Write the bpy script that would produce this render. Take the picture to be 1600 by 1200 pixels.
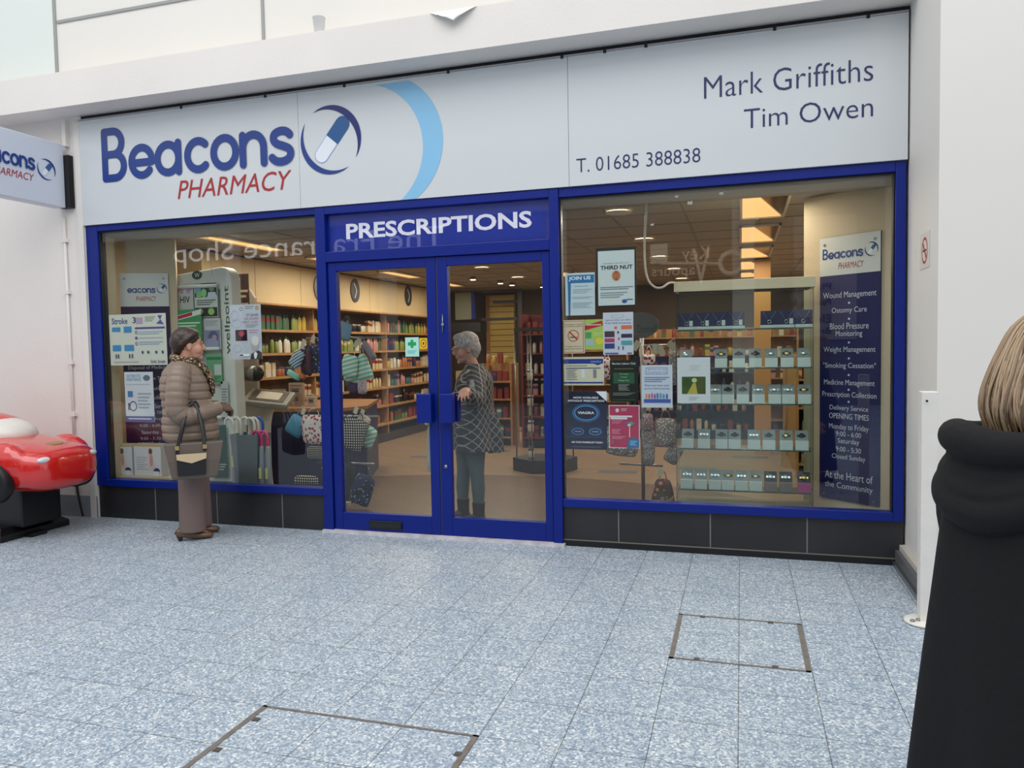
import bpy, bmesh, math, random
from mathutils import Vector, Matrix, Euler
random.seed(7)
sc = bpy.context.scene
for o in list(bpy.data.objects): bpy.data.objects.remove(o)
COL = sc.collection
V = Vector; pi = math.pi; X = V((1, 0, 0)); Y = V((0, 1, 0)); Z = V((0, 0, 1))

# ---------------------------------------------------------------- camera
EYE = V((0, -5.2908, 1.45)); FPX = 1177.8
CR = V((0.95665663, 0.29065974, -0.01802803)); CU = V((0.0026754, 0.05313106, 0.99858396)); CF = V((-0.29120601, 0.9553502, -0.05005055))
cam_d = bpy.data.cameras.new('camera'); cam = bpy.data.objects.new('camera', cam_d); COL.objects.link(cam)
cam.matrix_world = Matrix(((CR.x, CU.x, -CF.x, EYE.x), (CR.y, CU.y, -CF.y, EYE.y), (CR.z, CU.z, -CF.z, EYE.z), (0, 0, 0, 1)))
cam_d.sensor_width = 36; cam_d.lens = 36 * FPX / 1600; cam_d.clip_start = .05; cam_d.clip_end = 200
sc.camera = cam

# ---------------------------------------------------------------- light and exposure
sc.view_settings.view_transform = 'Standard'; sc.view_settings.look = 'None'; sc.view_settings.gamma = 1
sc.view_settings.use_curve_mapping = False
sc.view_settings.exposure = 0.12
sc.cycles.use_denoising = True
sc.cycles.max_bounces = 9; sc.cycles.transparent_max_bounces = 16; sc.cycles.diffuse_bounces = 4; sc.cycles.glossy_bounces = 4
sc.cycles.sample_clamp_indirect = 4; sc.cycles.caustics_reflective = False; sc.cycles.caustics_refractive = False
w = bpy.data.worlds.new('mall_daylight'); sc.world = w; w.use_nodes = True
w.node_tree.nodes['Background'].inputs[0].default_value = (0.93, 0.97, 1.0, 1); w.node_tree.nodes['Background'].inputs[1].default_value = 0.95
def area(name, loc, rot, sx, sy, power, col=(1, 1, 1), spread=pi):
    d = bpy.data.lights.new(name, 'AREA'); d.shape = 'RECTANGLE'; d.size = sx; d.size_y = sy; d.energy = power; d.color = col; d.spread = spread
    o = bpy.data.objects.new(name, d); o.location = loc; o.rotation_euler = rot; COL.objects.link(o); return o
area('skylight', (-2, -5.5, 8.5), (math.radians(14), 0, 0), 14, 6, 520, (1, .99, .97))

# ---------------------------------------------------------------- pixel to place on a known plane
def ray(px, py): return CF + (px - 800) / FPX * CR - (py - 600) / FPX * CU
def P(px, py, y=0.):
    d = ray(px, py); return EYE + d * ((y - EYE.y) / d.y)
def PZ(px, py, z=0.):
    d = ray(px, py); return EYE + d * ((z - EYE.z) / d.z)
def PX(px, py, x=0.):
    d = ray(px, py); return EYE + d * ((x - EYE.x) / d.x)
def PH(px, py, p0, n):
    d = ray(px, py); return EYE + d * ((p0 - EYE).dot(n) / d.dot(n))

# ---------------------------------------------------------------- materials
def lin(c): return tuple((x / 255 / 12.92 if x / 255 <= .04045 else ((x / 255 + .055) / 1.055) ** 2.4) for x in c[:3]) + (1,)
MC = {}
def mat(name, col, rough=.6, metal=0., spec=.5, bump=0., bscale=60., var=0., emit=0., coat=0., vscale=4.):
    if name in MC: return MC[name]
    m = bpy.data.materials.new(name); m.use_nodes = True; nt = m.node_tree; b = nt.nodes['Principled BSDF']
    b.inputs['Base Color'].default_value = lin(col); b.inputs['Roughness'].default_value = rough; b.inputs['Metallic'].default_value = metal
    b.inputs['Specular IOR Level'].default_value = spec
    if coat: b.inputs['Coat Weight'].default_value = coat; b.inputs['Coat Roughness'].default_value = .05
    if emit: b.inputs['Emission Color'].default_value = lin(col); b.inputs['Emission Strength'].default_value = emit
    if bump or var:
        tc = nt.nodes.new('ShaderNodeTexCoord')
        if bump:
            n = nt.nodes.new('ShaderNodeTexNoise'); n.inputs['Scale'].default_value = bscale; n.inputs['Detail'].default_value = 4
            bp = nt.nodes.new('ShaderNodeBump'); bp.inputs['Strength'].default_value = bump; bp.inputs['Distance'].default_value = .01
            nt.links.new(tc.outputs['Object'], n.inputs['Vector']); nt.links.new(n.outputs['Fac'], bp.inputs['Height']); nt.links.new(bp.outputs[0], b.inputs['Normal'])
        if var:
            n = nt.nodes.new('ShaderNodeTexNoise'); n.inputs['Scale'].default_value = vscale; n.inputs['Detail'].default_value = 6
            r = nt.nodes.new('ShaderNodeValToRGB'); c = lin(col)
            r.color_ramp.elements[0].position = .3; r.color_ramp.elements[1].position = .7
            r.color_ramp.elements[0].color = tuple(x * (1 - var) for x in c[:3]) + (1,); r.color_ramp.elements[1].color = tuple(min(1, x * (1 + var)) for x in c[:3]) + (1,)
            nt.links.new(tc.outputs['Object'], n.inputs['Vector']); nt.links.new(n.outputs['Fac'], r.inputs[0]); nt.links.new(r.outputs[0], b.inputs['Base Color'])
    MC[name] = m; return m
def pm(c): return mat('print_%d_%d_%d' % c, c, .55, spec=.25)
def patt(name, kind, c1, c2, scale=40., rough=.7, ang=0., width=.5, c3=None):
    """two-colour woven or printed pattern: stripes, checks, dots, diamonds, spots"""
    if name in MC: return MC[name]
    m = mat(name, c1, rough); nt = m.node_tree; N = nt.nodes.new; L = nt.links.new; b = nt.nodes['Principled BSDF']
    tc = N('ShaderNodeTexCoord'); mp = N('ShaderNodeMapping'); L(tc.outputs['Object'], mp.inputs[0]); mp.inputs['Rotation'].default_value = (0, ang, 0)
    mx = N('ShaderNodeMix'); mx.data_type = 'RGBA'; mx.inputs[6].default_value = lin(c1); mx.inputs[7].default_value = lin(c2)
    def mth(op, a, b_=None):
        n = N('ShaderNodeMath'); n.operation = op
        for i, q in enumerate((a, b_)):
            if q is None: continue
            if isinstance(q, (int, float)): n.inputs[i].default_value = q
            else: L(q, n.inputs[i])
        return n.outputs[0]
    if kind in ('stripes', 'checks', 'diamonds'):
        sp = N('ShaderNodeSeparateXYZ'); L(mp.outputs[0], sp.inputs[0])
        xx = mth('ADD', sp.outputs[0], sp.outputs[1]); zz = sp.outputs[2]
        if kind == 'stripes': f = mth('GREATER_THAN', mth('FRACT', mth('MULTIPLY', zz, scale)), width)
        elif kind == 'checks':
            a = mth('GREATER_THAN', mth('FRACT', mth('MULTIPLY', zz, scale)), .5); c = mth('GREATER_THAN', mth('FRACT', mth('MULTIPLY', xx, scale)), .5)
            f = mth('MULTIPLY', a, c)
        else:
            a = mth('FRACT', mth('MULTIPLY', mth('ADD', xx, zz), scale)); c = mth('FRACT', mth('MULTIPLY', mth('SUBTRACT', xx, zz), scale))
            f = mth('MAXIMUM', mth('LESS_THAN', a, width), mth('LESS_THAN', c, width))
            nz = N('ShaderNodeTexNoise'); nz.inputs['Scale'].default_value = 30; L(tc.outputs['Object'], nz.inputs['Vector'])
            f = mth('MULTIPLY', f, mth('MULTIPLY', nz.outputs['Fac'], 1.2))
    else:
        vo = N('ShaderNodeTexVoronoi'); vo.inputs['Scale'].default_value = scale; L(mp.outputs[0], vo.inputs['Vector'])
        f = mth('LESS_THAN', vo.outputs['Distance'], width)
        if c3:
            nz = N('ShaderNodeTexNoise'); nz.inputs['Scale'].default_value = scale * .35; L(tc.outputs['Object'], nz.inputs['Vector'])
            m2 = N('ShaderNodeMix'); m2.data_type = 'RGBA'; m2.inputs[6].default_value = lin(c1); m2.inputs[7].default_value = lin(c3)
            L(mth('GREATER_THAN', nz.outputs['Fac'], .52), m2.inputs[0]); L(m2.outputs[2], mx.inputs[6])
    L(f, mx.inputs[0]); L(mx.outputs[2], b.inputs['Base Color']); return m

def glass_mat(name, tint=(1, 1, 1), refl=1.0):
    m = bpy.data.materials.new(name); m.use_nodes = True; nt = m.node_tree; nt.nodes.clear(); N = nt.nodes.new; L = nt.links.new
    out = N('ShaderNodeOutputMaterial'); mx = N('ShaderNodeMixShader'); tr = N('ShaderNodeBsdfTransparent'); gl = N('ShaderNodeBsdfGlossy'); fr = N('ShaderNodeFresnel')
    tr.inputs[0].default_value = tint + (1,); gl.inputs['Roughness'].default_value = 0.0; fr.inputs['IOR'].default_value = 1.5
    mm = N('ShaderNodeMath'); mm.operation = 'MULTIPLY'; mm.inputs[1].default_value = refl; gm = N('ShaderNodeNewGeometry'); m2 = N('ShaderNodeMath'); m2.operation = 'SUBTRACT'; m2.inputs[0].default_value = 1; L(gm.outputs['Backfacing'], m2.inputs[1])
    m3 = N('ShaderNodeMath'); m3.operation = 'MULTIPLY'; L(fr.outputs[0], m3.inputs[0]); L(m2.outputs[0], m3.inputs[1]); L(m3.outputs[0], mm.inputs[0])
    L(mm.outputs[0], mx.inputs[0]); L(tr.outputs[0], mx.inputs[1]); L(gl.outputs[0], mx.inputs[2]); L(mx.outputs[0], out.inputs[0]); return m

M_glass = glass_mat('window_glass', (.94, .96, .95), 1.9); M_cab = glass_mat('cabinet_glass', (.93, .97, .96))
M_blue = mat('blue_painted_metal', (0, 30, 124), .38, spec=.35, bump=.05, bscale=30)
M_white = mat('white_render', (228, 222, 217), .75, bump=.12, bscale=45, var=.03, vscale=1.2)
M_wsm = mat('white_smooth_board', (226, 222, 216), .6, var=.015, vscale=.8)
M_sign = mat('sign_board_white', (206, 210, 213), .12, spec=.5)
M_slate = mat('black_slate_tile', (38, 38, 42), .42, bump=.25, bscale=14, var=.25, vscale=3)
M_grout = mat('grey_grout', (120, 118, 112), .9)
M_black = mat('black_plastic', (14, 14, 17), .45)
M_steel = mat('brushed_steel', (150, 150, 150), .35, .9)
M_cream = mat('cream_laminate', (212, 188, 144), .5)
M_beige = mat('beige_paint', (196, 180, 152), .7)
M_wood = mat('light_oak', (168, 126, 78), .55, var=.15, vscale=9)
M_ceil = mat('ceiling_tile', (172, 168, 162), .9, bump=.1, bscale=80)
M_navy = mat('navy_laminate', (20, 24, 70), .4)

# ---------------------------------------------------------------- mesh collector
def frame(o, u=X, v=Z):
    u = u.normalized(); wv = u.cross(v).normalized(); v = wv.cross(u).normalized()
    return Matrix(((u.x, v.x, wv.x, o[0]), (u.y, v.y, wv.y, o[1]), (u.z, v.z, wv.z, o[2]), (0, 0, 0, 1)))
def cat(pts, k=4):
    """Catmull-Rom through a list of equal-length tuples"""
    if k < 2 or len(pts) < 3: return [tuple(p) for p in pts]
    out = []; n = len(pts)
    for i in range(n - 1):
        p0, p1, p2, p3 = pts[max(i - 1, 0)], pts[i], pts[i + 1], pts[min(i + 2, n - 1)]
        for j in range(k):
            t = j / k
            out.append(tuple(.5 * (2 * b + (c - a) * t + (2 * a - 5 * b + 4 * c - d) * t * t + (3 * b - 3 * c + d - a) * t ** 3) for a, b, c, d in zip(p0, p1, p2, p3)))
    out.append(tuple(pts[-1])); return out
class MB:
    def __init__(s): s.v = []; s.f = []; s.m = []; s.mats = []; s.sm = []
    def mi(s, m):
        if m not in s.mats: s.mats.append(m)
        return s.mats.index(m)
    def add(s, vs, fs, m, smooth=False, M=None):
        b = len(s.v); i = s.mi(m)
        s.v += [(M @ V(p)) if M else V(p) for p in vs]
        for f in fs: s.f.append(tuple(b + k for k in f)); s.m.append(i); s.sm.append(smooth)
        return s
    def box(s, x0, x1, y0, y1, z0, z1, m, M=None):
        vs = [(x, y, z) for x in (x0, x1) for y in (y0, y1) for z in (z0, z1)]
        return s.add(vs, [(0, 1, 3, 2), (4, 6, 7, 5), (0, 4, 5, 1), (2, 3, 7, 6), (0, 2, 6, 4), (1, 5, 7, 3)], m, False, M)
    def cyl(s, p0, p1, r0, r1=None, m=None, n=16, smooth=True): return s.tube([p0, p1], [r0, r0 if r1 is None else r1], m, n, smooth=smooth, k=1)
    def tube(s, pts, rad, m, n=10, caps=True, smooth=True, k=4, side=None, M=None, closed=False):
        """rad: number, list of numbers, or list of (a,b) with a along `side`"""
        if isinstance(rad, (int, float)): rad = [rad] * len(pts)
        rr = [r if isinstance(r, tuple) else (r, r) for r in rad]
        q = cat([tuple(p) + tuple(r) for p, r in zip(pts, rr)], k) if k > 1 else [tuple(p) + tuple(r) for p, r in zip(pts, rr)]
        C_ = [V(p[:3]) for p in q]; vs = []; prev = None
        for i, c in enumerate(C_):
            t = (C_[min(i + 1, len(C_) - 1)] - C_[max(i - 1, 0)])
            if closed and i in (0, len(C_) - 1): t = C_[1] - C_[-2]
            t = t.normalized() if t.length > 1e-9 else Z
            a = V(side) if side is not None else (prev if prev is not None else (X if abs(t.x) < .8 else Y))
            a = (a - t * a.dot(t)); a = a.normalized() if a.length > 1e-6 else t.orthogonal().normalized()
            prev = a; b = t.cross(a)
            vs += [c + a * (max(q[i][3], 1e-4) * math.cos(2 * pi * j / n)) + b * (max(q[i][4], 1e-4) * math.sin(2 * pi * j / n)) for j in range(n)]
        fs = [(i * n + j, i * n + (j + 1) % n, (i + 1) * n + (j + 1) % n, (i + 1) * n + j) for i in range(len(C_) - 1) for j in range(n)]
        if caps and not closed: fs += [tuple(reversed(range(n))), tuple((len(C_) - 1) * n + j for j in range(n))]
        return s.add(vs, fs, m, smooth, M)
    def loft(s, rings, m, n=24, k=4, M=None, fn=None, e=2.):
        """horizontal rings (cx, cy, z, rx, ry)"""
        q = cat(rings, k); vs = []
        for i, (cx, cy, z, rx, ry) in enumerate(q):
            for j in range(n):
                a = 2 * pi * j / n; c, d = math.cos(a), math.sin(a)
                if e != 2.: c = math.copysign(abs(c) ** (2 / e), c); d = math.copysign(abs(d) ** (2 / e), d)
                g = fn(z, a) if fn else 1
                vs.append((cx + rx * c * g, cy + ry * d * g, z))
        fs = [(i * n + j, i * n + (j + 1) % n, (i + 1) * n + (j + 1) % n, (i + 1) * n + j) for i in range(len(q) - 1) for j in range(n)]
        fs += [tuple(reversed(range(n))), tuple((len(q) - 1) * n + j for j in range(n))]
        return s.add(vs, fs, m, True, M)
    def lathe(s, prof, m, n=20, M=None, smooth=True):
        vs = [(r * math.cos(2 * pi * j / n), r * math.sin(2 * pi * j / n), z) for r, z in prof for j in range(n)]
        fs = [(i * n + j, i * n + (j + 1) % n, (i + 1) * n + (j + 1) % n, (i + 1) * n + j) for i in range(len(prof) - 1) for j in range(n)]
        fs += [tuple(reversed(range(n))), tuple((len(prof) - 1) * n + j for j in range(n))]
        return s.add(vs, fs, m, smooth, M)
    def ell(s, c, r, m, M=None, n=18, rot=None):
        R = Matrix.Translation(V(c)) @ (Euler(rot).to_matrix().to_4x4() if rot else Matrix.Identity(4)) @ Matrix.Diagonal((r[0], r[1], r[2], 1))
        if M: R = M @ R
        k = max(6, n // 2)
        vs = [(math.sin(pi * (i + .5) / k) * math.cos(2 * pi * j / n), math.sin(pi * (i + .5) / k) * math.sin(2 * pi * j / n), -math.cos(pi * (i + .5) / k)) for i in range(k) for j in range(n)]
        vs += [(0, 0, -1), (0, 0, 1)]
        fs = [(i * n + j, i * n + (j + 1) % n, (i + 1) * n + (j + 1) % n, (i + 1) * n + j) for i in range(k - 1) for j in range(n)]
        fs += [(k * n, (j + 1) % n, j) for j in range(n)] + [(k * n + 1, (k - 1) * n + j, (k - 1) * n + (j + 1) % n) for j in range(n)]
        return s.add(vs, fs, m, True, R)
    def prism(s, pts, t, m, M=None, smooth=False):
        """polygon in the local xy plane, thickness t along +z"""
        n = len(pts); vs = [(p[0], p[1], 0) for p in pts] + [(p[0], p[1], t) for p in pts]
        fs = [tuple(reversed(range(n))), tuple(range(n, 2 * n))] + [(i, (i + 1) % n, n + (i + 1) % n, n + i) for i in range(n)]
        return s.add(vs, fs, m, smooth, M)
    def stroke(s, pts, wd, t, m, M=None, k=1):
        """round-ended brush line in the local xy plane"""
        pts = cat(pts, k) if k > 1 else pts; r = wd / 2; pts = [p for i, p in enumerate(pts) if i == 0 or math.hypot(p[0] - pts[i - 1][0], p[1] - pts[i - 1][1]) > 1e-6]
        vs = []; fs = []; n = len(pts)
        for i, p in enumerate(pts):
            a = pts[max(i - 1, 0)]; b = pts[min(i + 1, n - 1)]; dx, dy = b[0] - a[0], b[1] - a[1]; l = math.hypot(dx, dy) or 1
            nx, ny = -dy / l * r, dx / l * r; vs += [(p[0] + nx, p[1] + ny, t), (p[0] - nx, p[1] - ny, t)]
        fs = [(2 * i, 2 * i + 1, 2 * i + 3, 2 * i + 2) for i in range(n - 1)]; s.add(vs, fs, m, False, M)
        for e_, p in enumerate((pts[0], pts[-1])):
            s.add([(p[0] + r * math.cos(2 * pi * j / 16), p[1] + r * math.sin(2 * pi * j / 16), t * 1.02 + e_ * .0001) for j in range(16)], [tuple(range(16))], m, False, M)
        return s
    def text(s, txt, u0, v0, u1, v1, t, m, M, shear=0., bold=0., th=0., sp=1.):
        """writing scaled to fill the rectangle u0..u1, v0..v1 of the local xy plane at height t"""
        c = bpy.data.curves.new('t', 'FONT'); c.body = txt; c.size = 1; c.shear = shear; c.offset = bold; c.extrude = th; c.space_character = sp
        c.resolution_u = 3; o = bpy.data.objects.new('t', c); COL.objects.link(o); dg = bpy.context.evaluated_depsgraph_get(); dg.update()
        me = bpy.data.meshes.new_from_object(o.evaluated_get(dg)); vs = [x.co.copy() for x in me.vertices]; fs = [tuple(p.vertices) for p in me.polygons]
        bpy.data.objects.remove(o); bpy.data.curves.remove(c); bpy.data.meshes.remove(me)
        if not vs: return s
        a0 = min(x.x for x in vs); a1 = max(x.x for x in vs); b0 = min(x.y for x in vs); b1 = max(x.y for x in vs)
        kx = (u1 - u0) / (a1 - a0); ky = (v1 - v0) / (b1 - b0)
        return s.add([(u0 + (x.x - a0) * kx, v0 + (x.y - b0) * ky, t + x.z) for x in vs], fs, m, False, M)
    def pillow(s, wd, h, d, m, M, top=1., n=9, e=4):
        vs = []; 
        for sg in (1, -1):
            for i in range(n + 1):
                for j in range(n + 1):
                    a = j / n * 2 - 1; b = i / n * 2 - 1; kx = 1 + (top - 1) * (b + 1) / 2
                    rr = 1 - .06 * (abs(a) ** 3) * (abs(b) ** 3) * 2
                    dd = d / 2 * max(0, (1 - abs(a) ** e)) ** .5 * max(0, (1 - abs(b) ** e)) ** .5
                    vs.append((a * wd / 2 * kx * rr, b * h / 2 * rr, sg * dd))
        fs = []; q = (n + 1) ** 2
        for g in (0, 1):
            for i in range(n):
                for j in range(n):
                    f = (g * q + i * (n + 1) + j, g * q + i * (n + 1) + j + 1, g * q + (i + 1) * (n + 1) + j + 1, g * q + (i + 1) * (n + 1) + j)
                    fs.append(f if g == 0 else f[::-1])
        return s.add(vs, fs, m, True, M)
    def build(s, name, parent=None, bevel=0., remesh=0., subsurf=0, smooth=0, origin=None, merge=False):
        me = bpy.data.meshes.new(name)
        if parent is not None:
            off = V((0, 0, 0)); q = parent
            while q is not None: off += q.location; q = q.parent
            loc = V((0, 0, 0))
        else:
            xs = [p.x for p in s.v]; ys = [p.y for p in s.v]; off = V(((min(xs) + max(xs)) / 2, (min(ys) + max(ys)) / 2, min(p.z for p in s.v))) if origin is None else V(origin)
            loc = off
        me.from_pydata([p - off for p in s.v], [], s.f)
        for m in s.mats: me.materials.append(m)
        me.polygons.foreach_set('material_index', s.m); me.polygons.foreach_set('use_smooth', s.sm); me.update()
        if merge:
            bm = bmesh.new(); bm.from_mesh(me); bmesh.ops.remove_doubles(bm, verts=bm.verts, dist=1e-5); bmesh.ops.recalc_face_normals(bm, faces=bm.faces); bm.to_mesh(me); bm.free()
        o = bpy.data.objects.new(name, me); COL.objects.link(o); o.location = loc
        if parent is not None: o.parent = parent
        if bevel:
            b = o.modifiers.new('b', 'BEVEL'); b.width = bevel; b.segments = 2; b.limit_method = 'ANGLE'; b.angle_limit = .6
        if remesh:
            r = o.modifiers.new('r', 'REMESH'); r.mode = 'VOXEL'; r.voxel_size = remesh; r.use_smooth_shade = True
            if smooth: q = o.modifiers.new('s', 'SMOOTH'); q.iterations = smooth; q.factor = .5
        if subsurf: q = o.modifiers.new('ss', 'SUBSURF'); q.levels = subsurf; q.render_levels = subsurf
        return o
def tag(o, label=None, category=None, group=None, kind=None):
    if label: o['label'] = label
    if category: o['category'] = category
    if group: o['group'] = group
    if kind: o['kind'] = kind
    return o
def thing(name, label, category, loc=(0, 0, 0), group=None):
    o = bpy.data.objects.new(name, None); o.empty_display_size = .1; COL.objects.link(o); o.location = loc
    return tag(o, label, category, group)
def dup(o, loc, rz=0., label=None, group=None, mats=None):
    r = o.copy(); COL.objects.link(r); r.location = loc; r.rotation_euler = (0, 0, rz)
    if label: r['label'] = label
    if group: r['group'] = group
    for ch in list(o.children):
        c = ch.copy(); COL.objects.link(c); c.parent = r
        for g in ch.children:
            d = g.copy(); COL.objects.link(d); d.parent = c
    return r
def struct(o): o['kind'] = 'structure'; return o

def printed(mb, F, W, H, bg, items, base=.0015):
    """a printed sheet in frame F (origin bottom left), items in 0..1 with v measured downwards"""
    mb.box(0, W, 0, H, -.001, base, pm(bg), F); t = base
    for it in items:
        t += .00025; k = it[0]
        if k == 'r': mb.add([(it[1] * W, (1 - it[4]) * H, t), (it[3] * W, (1 - it[4]) * H, t), (it[3] * W, (1 - it[2]) * H, t), (it[1] * W, (1 - it[2]) * H, t)], [(0, 1, 2, 3)], pm(it[5]), False, F)
        elif k == 'p': mb.add([(u * W, (1 - v) * H, t) for u, v in it[1]], [tuple(range(len(it[1])))], pm(it[2]), False, F)
        elif k == 'e': mb.add([((it[1] + it[3] * math.cos(a * pi / 12)) * W, (1 - it[2] + it[4] * math.sin(a * pi / 12)) * H, t) for a in range(24)], [tuple(range(24))], pm(it[5]), False, F)
        elif k == 't': mb.text(it[1], it[2] * W, (1 - it[5]) * H, it[4] * W, (1 - it[3]) * H, t, pm(it[6]), F, bold=it[7] if len(it) > 7 else .0, shear=it[8] if len(it) > 8 else 0.)
        elif k == 'o':
            n = 28; vs = []
            for a in range(n):
                c, d = math.cos(2 * pi * a / n), math.sin(2 * pi * a / n)
                for g in (1, 1 - it[6]): vs.append(((it[1] + it[3] * c * g) * W, (1 - it[2] + it[4] * d * g) * H, t))
            mb.add(vs, [(2 * a, (2 * a + 2) % (2 * n), (2 * a + 3) % (2 * n), 2 * a + 1) for a in range(n)], pm(it[5]), False, F)
        elif k == 'l':
            n = it[5]; hh = (it[4] - it[2]) / n
            for i in range(n):
                v0 = it[2] + i * hh; e = it[3] - (it[3] - it[1]) * (((i * 37) % 5) * .07)
                mb.add([(it[1] * W, (1 - v0 - hh * .45) * H, t), (e * W, (1 - v0 - hh * .45) * H, t), (e * W, (1 - v0) * H, t), (it[1] * W, (1 - v0) * H, t)], [(0, 1, 2, 3)], pm(it[6]), False, F)
def poster(name, label, category, x0, y0, x1, y1, yy, bg, items, group=None, tilt=0.):
    a = P(x0, (y0 + y0) / 2, yy); b = P(x1, y1, yy); W = b.x - a.x; bl = P(x0, y1, yy); H = a.z - bl.z
    F = frame(V((a.x, yy, b.z if abs(b.z - bl.z) < .1 else bl.z)), V((math.cos(tilt), 0, math.sin(tilt))), Z)
    mb = MB(); printed(mb, F, W, H, bg, items); return tag(mb.build(name), label, category, group)
# ================================================================ SETTING
def floor_mat():
    m = bpy.data.materials.new('blue_terrazzo'); m.use_nodes = True; nt = m.node_tree; N = nt.nodes.new; L = nt.links.new; b = nt.nodes['Principled BSDF']
    g = N('ShaderNodeNewGeometry'); vo = N('ShaderNodeTexVoronoi'); vo.inputs['Scale'].default_value = 125; L(g.outputs['Position'], vo.inputs['Vector'])
    sp = N('ShaderNodeSeparateColor'); L(vo.outputs['Color'], sp.inputs[0])
    r = N('ShaderNodeValToRGB'); e = r.color_ramp.elements; e[0].position = 0; e[0].color = lin((122, 138, 156)); e[1].position = 1; e[1].color = lin((230, 233, 234))
    for p_, c_ in ((.3, (144, 158, 174)), (.55, (166, 178, 190)), (.8, (188, 197, 205)), (.93, (212, 215, 216))): q = e.new(p_); q.color = lin(c_)
    L(sp.outputs[0], r.inputs[0])
    n = N('ShaderNodeTexNoise'); n.inputs['Scale'].default_value = .8; L(g.outputs['Position'], n.inputs['Vector'])
    br = N('ShaderNodeTexBrick'); br.offset = 0; br.inputs['Scale'].default_value = 1; br.inputs['Mortar Size'].default_value = .0022; br.inputs['Mortar Smooth'].default_value = .3
    br.inputs['Brick Width'].default_value = .3085; br.inputs['Row Height'].default_value = .3085
    mp = N('ShaderNodeMapping'); mp.inputs['Location'].default_value = (.015, -.066 + .3085 * 3, 0); L(g.outputs['Position'], mp.inputs[0]); L(mp.outputs[0], br.inputs['Vector'])
    br.inputs['Color1'].default_value = (1, 1, 1, 1); br.inputs['Color2'].default_value = (.93, .95, .97, 1); br.inputs['Mortar'].default_value = (.30, .28, .26, 1)
    mx = N('ShaderNodeMix'); mx.data_type = 'RGBA'; mx.blend_type = 'MULTIPLY'; mx.inputs[0].default_value = 1; L(r.outputs[0], mx.inputs[6]); L(br.outputs['Color'], mx.inputs[7])
    L(mx.outputs[2], b.inputs['Base Color'])
    rr = N('ShaderNodeMapRange'); rr.inputs[3].default_value = .34; rr.inputs[4].default_value = .55; L(n.outputs['Fac'], rr.inputs[0]); L(rr.outputs[0], b.inputs['Roughness'])
    b.inputs['Specular IOR Level'].default_value = .5
    return m
struct(MB().box(-24, 16, -13.2, .12, -.06, 0, floor_mat()).build('floor', origin=(0, 0, 0)))
DZ = 8.7   # depth of the shop
def shop_floor_mat():
    m = bpy.data.materials.new('wood_vinyl'); m.use_nodes = True; nt = m.node_tree; N = nt.nodes.new; L = nt.links.new; b = nt.nodes['Principled BSDF']
    g = N('ShaderNodeNewGeometry'); mp = N('ShaderNodeMapping'); mp.inputs['Rotation'].default_value = (0, 0, .6); L(g.outputs['Position'], mp.inputs[0])
    br = N('ShaderNodeTexBrick'); br.inputs['Scale'].default_value = 1; br.inputs['Brick Width'].default_value = .9; br.inputs['Row Height'].default_value = .1; br.inputs['Mortar Size'].default_value = .002
    L(mp.outputs[0], br.inputs['Vector']); wv = N('ShaderNodeTexWave'); wv.inputs['Scale'].default_value = 10; wv.bands_direction = 'Y'; wv.inputs['Distortion'].default_value = 6; wv.inputs['Detail'].default_value = 3; L(mp.outputs[0], wv.inputs[0])
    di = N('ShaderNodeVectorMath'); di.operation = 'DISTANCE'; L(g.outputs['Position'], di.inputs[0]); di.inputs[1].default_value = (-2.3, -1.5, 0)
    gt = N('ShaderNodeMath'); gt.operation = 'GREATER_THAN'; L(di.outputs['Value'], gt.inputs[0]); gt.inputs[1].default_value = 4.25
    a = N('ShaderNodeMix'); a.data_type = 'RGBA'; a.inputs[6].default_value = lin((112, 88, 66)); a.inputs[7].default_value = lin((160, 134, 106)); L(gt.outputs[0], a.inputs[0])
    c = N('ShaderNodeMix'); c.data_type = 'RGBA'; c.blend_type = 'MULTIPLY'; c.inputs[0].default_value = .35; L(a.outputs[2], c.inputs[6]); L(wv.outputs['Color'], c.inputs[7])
    br.inputs['Color1'].default_value = (1, 1, 1, 1); br.inputs['Color2'].default_value = (.86, .86, .86, 1); br.inputs['Mortar'].default_value = (.6, .55, .5, 1)
    d = N('ShaderNodeMix'); d.data_type = 'RGBA'; d.blend_type = 'MULTIPLY'; d.inputs[0].default_value = 1; L(c.outputs[2], d.inputs[6]); L(br.outputs['Color'], d.inputs[7]); L(d.outputs[2], b.inputs['Base Color'])
    b.inputs['Roughness'].default_value = .35; return m
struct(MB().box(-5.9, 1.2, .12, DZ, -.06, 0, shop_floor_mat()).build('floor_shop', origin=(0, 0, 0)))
fi = MB(); gi = mat('grey_floor_inset', (92, 94, 98), .45)
for x, y in ((-2.55, 4.0), (-3.3, 4.6), (-1.35, 3.2), (-1.9, 5.4), (-3.1, 6.2), (-.5, 3.6), (-4.0, 3.9), (0.1, 4.6)):
    fi.box(x - .22, x + .22, y - .09, y + .09, 0, .0012, gi)
struct(fi.build('floor_insets'))
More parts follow.
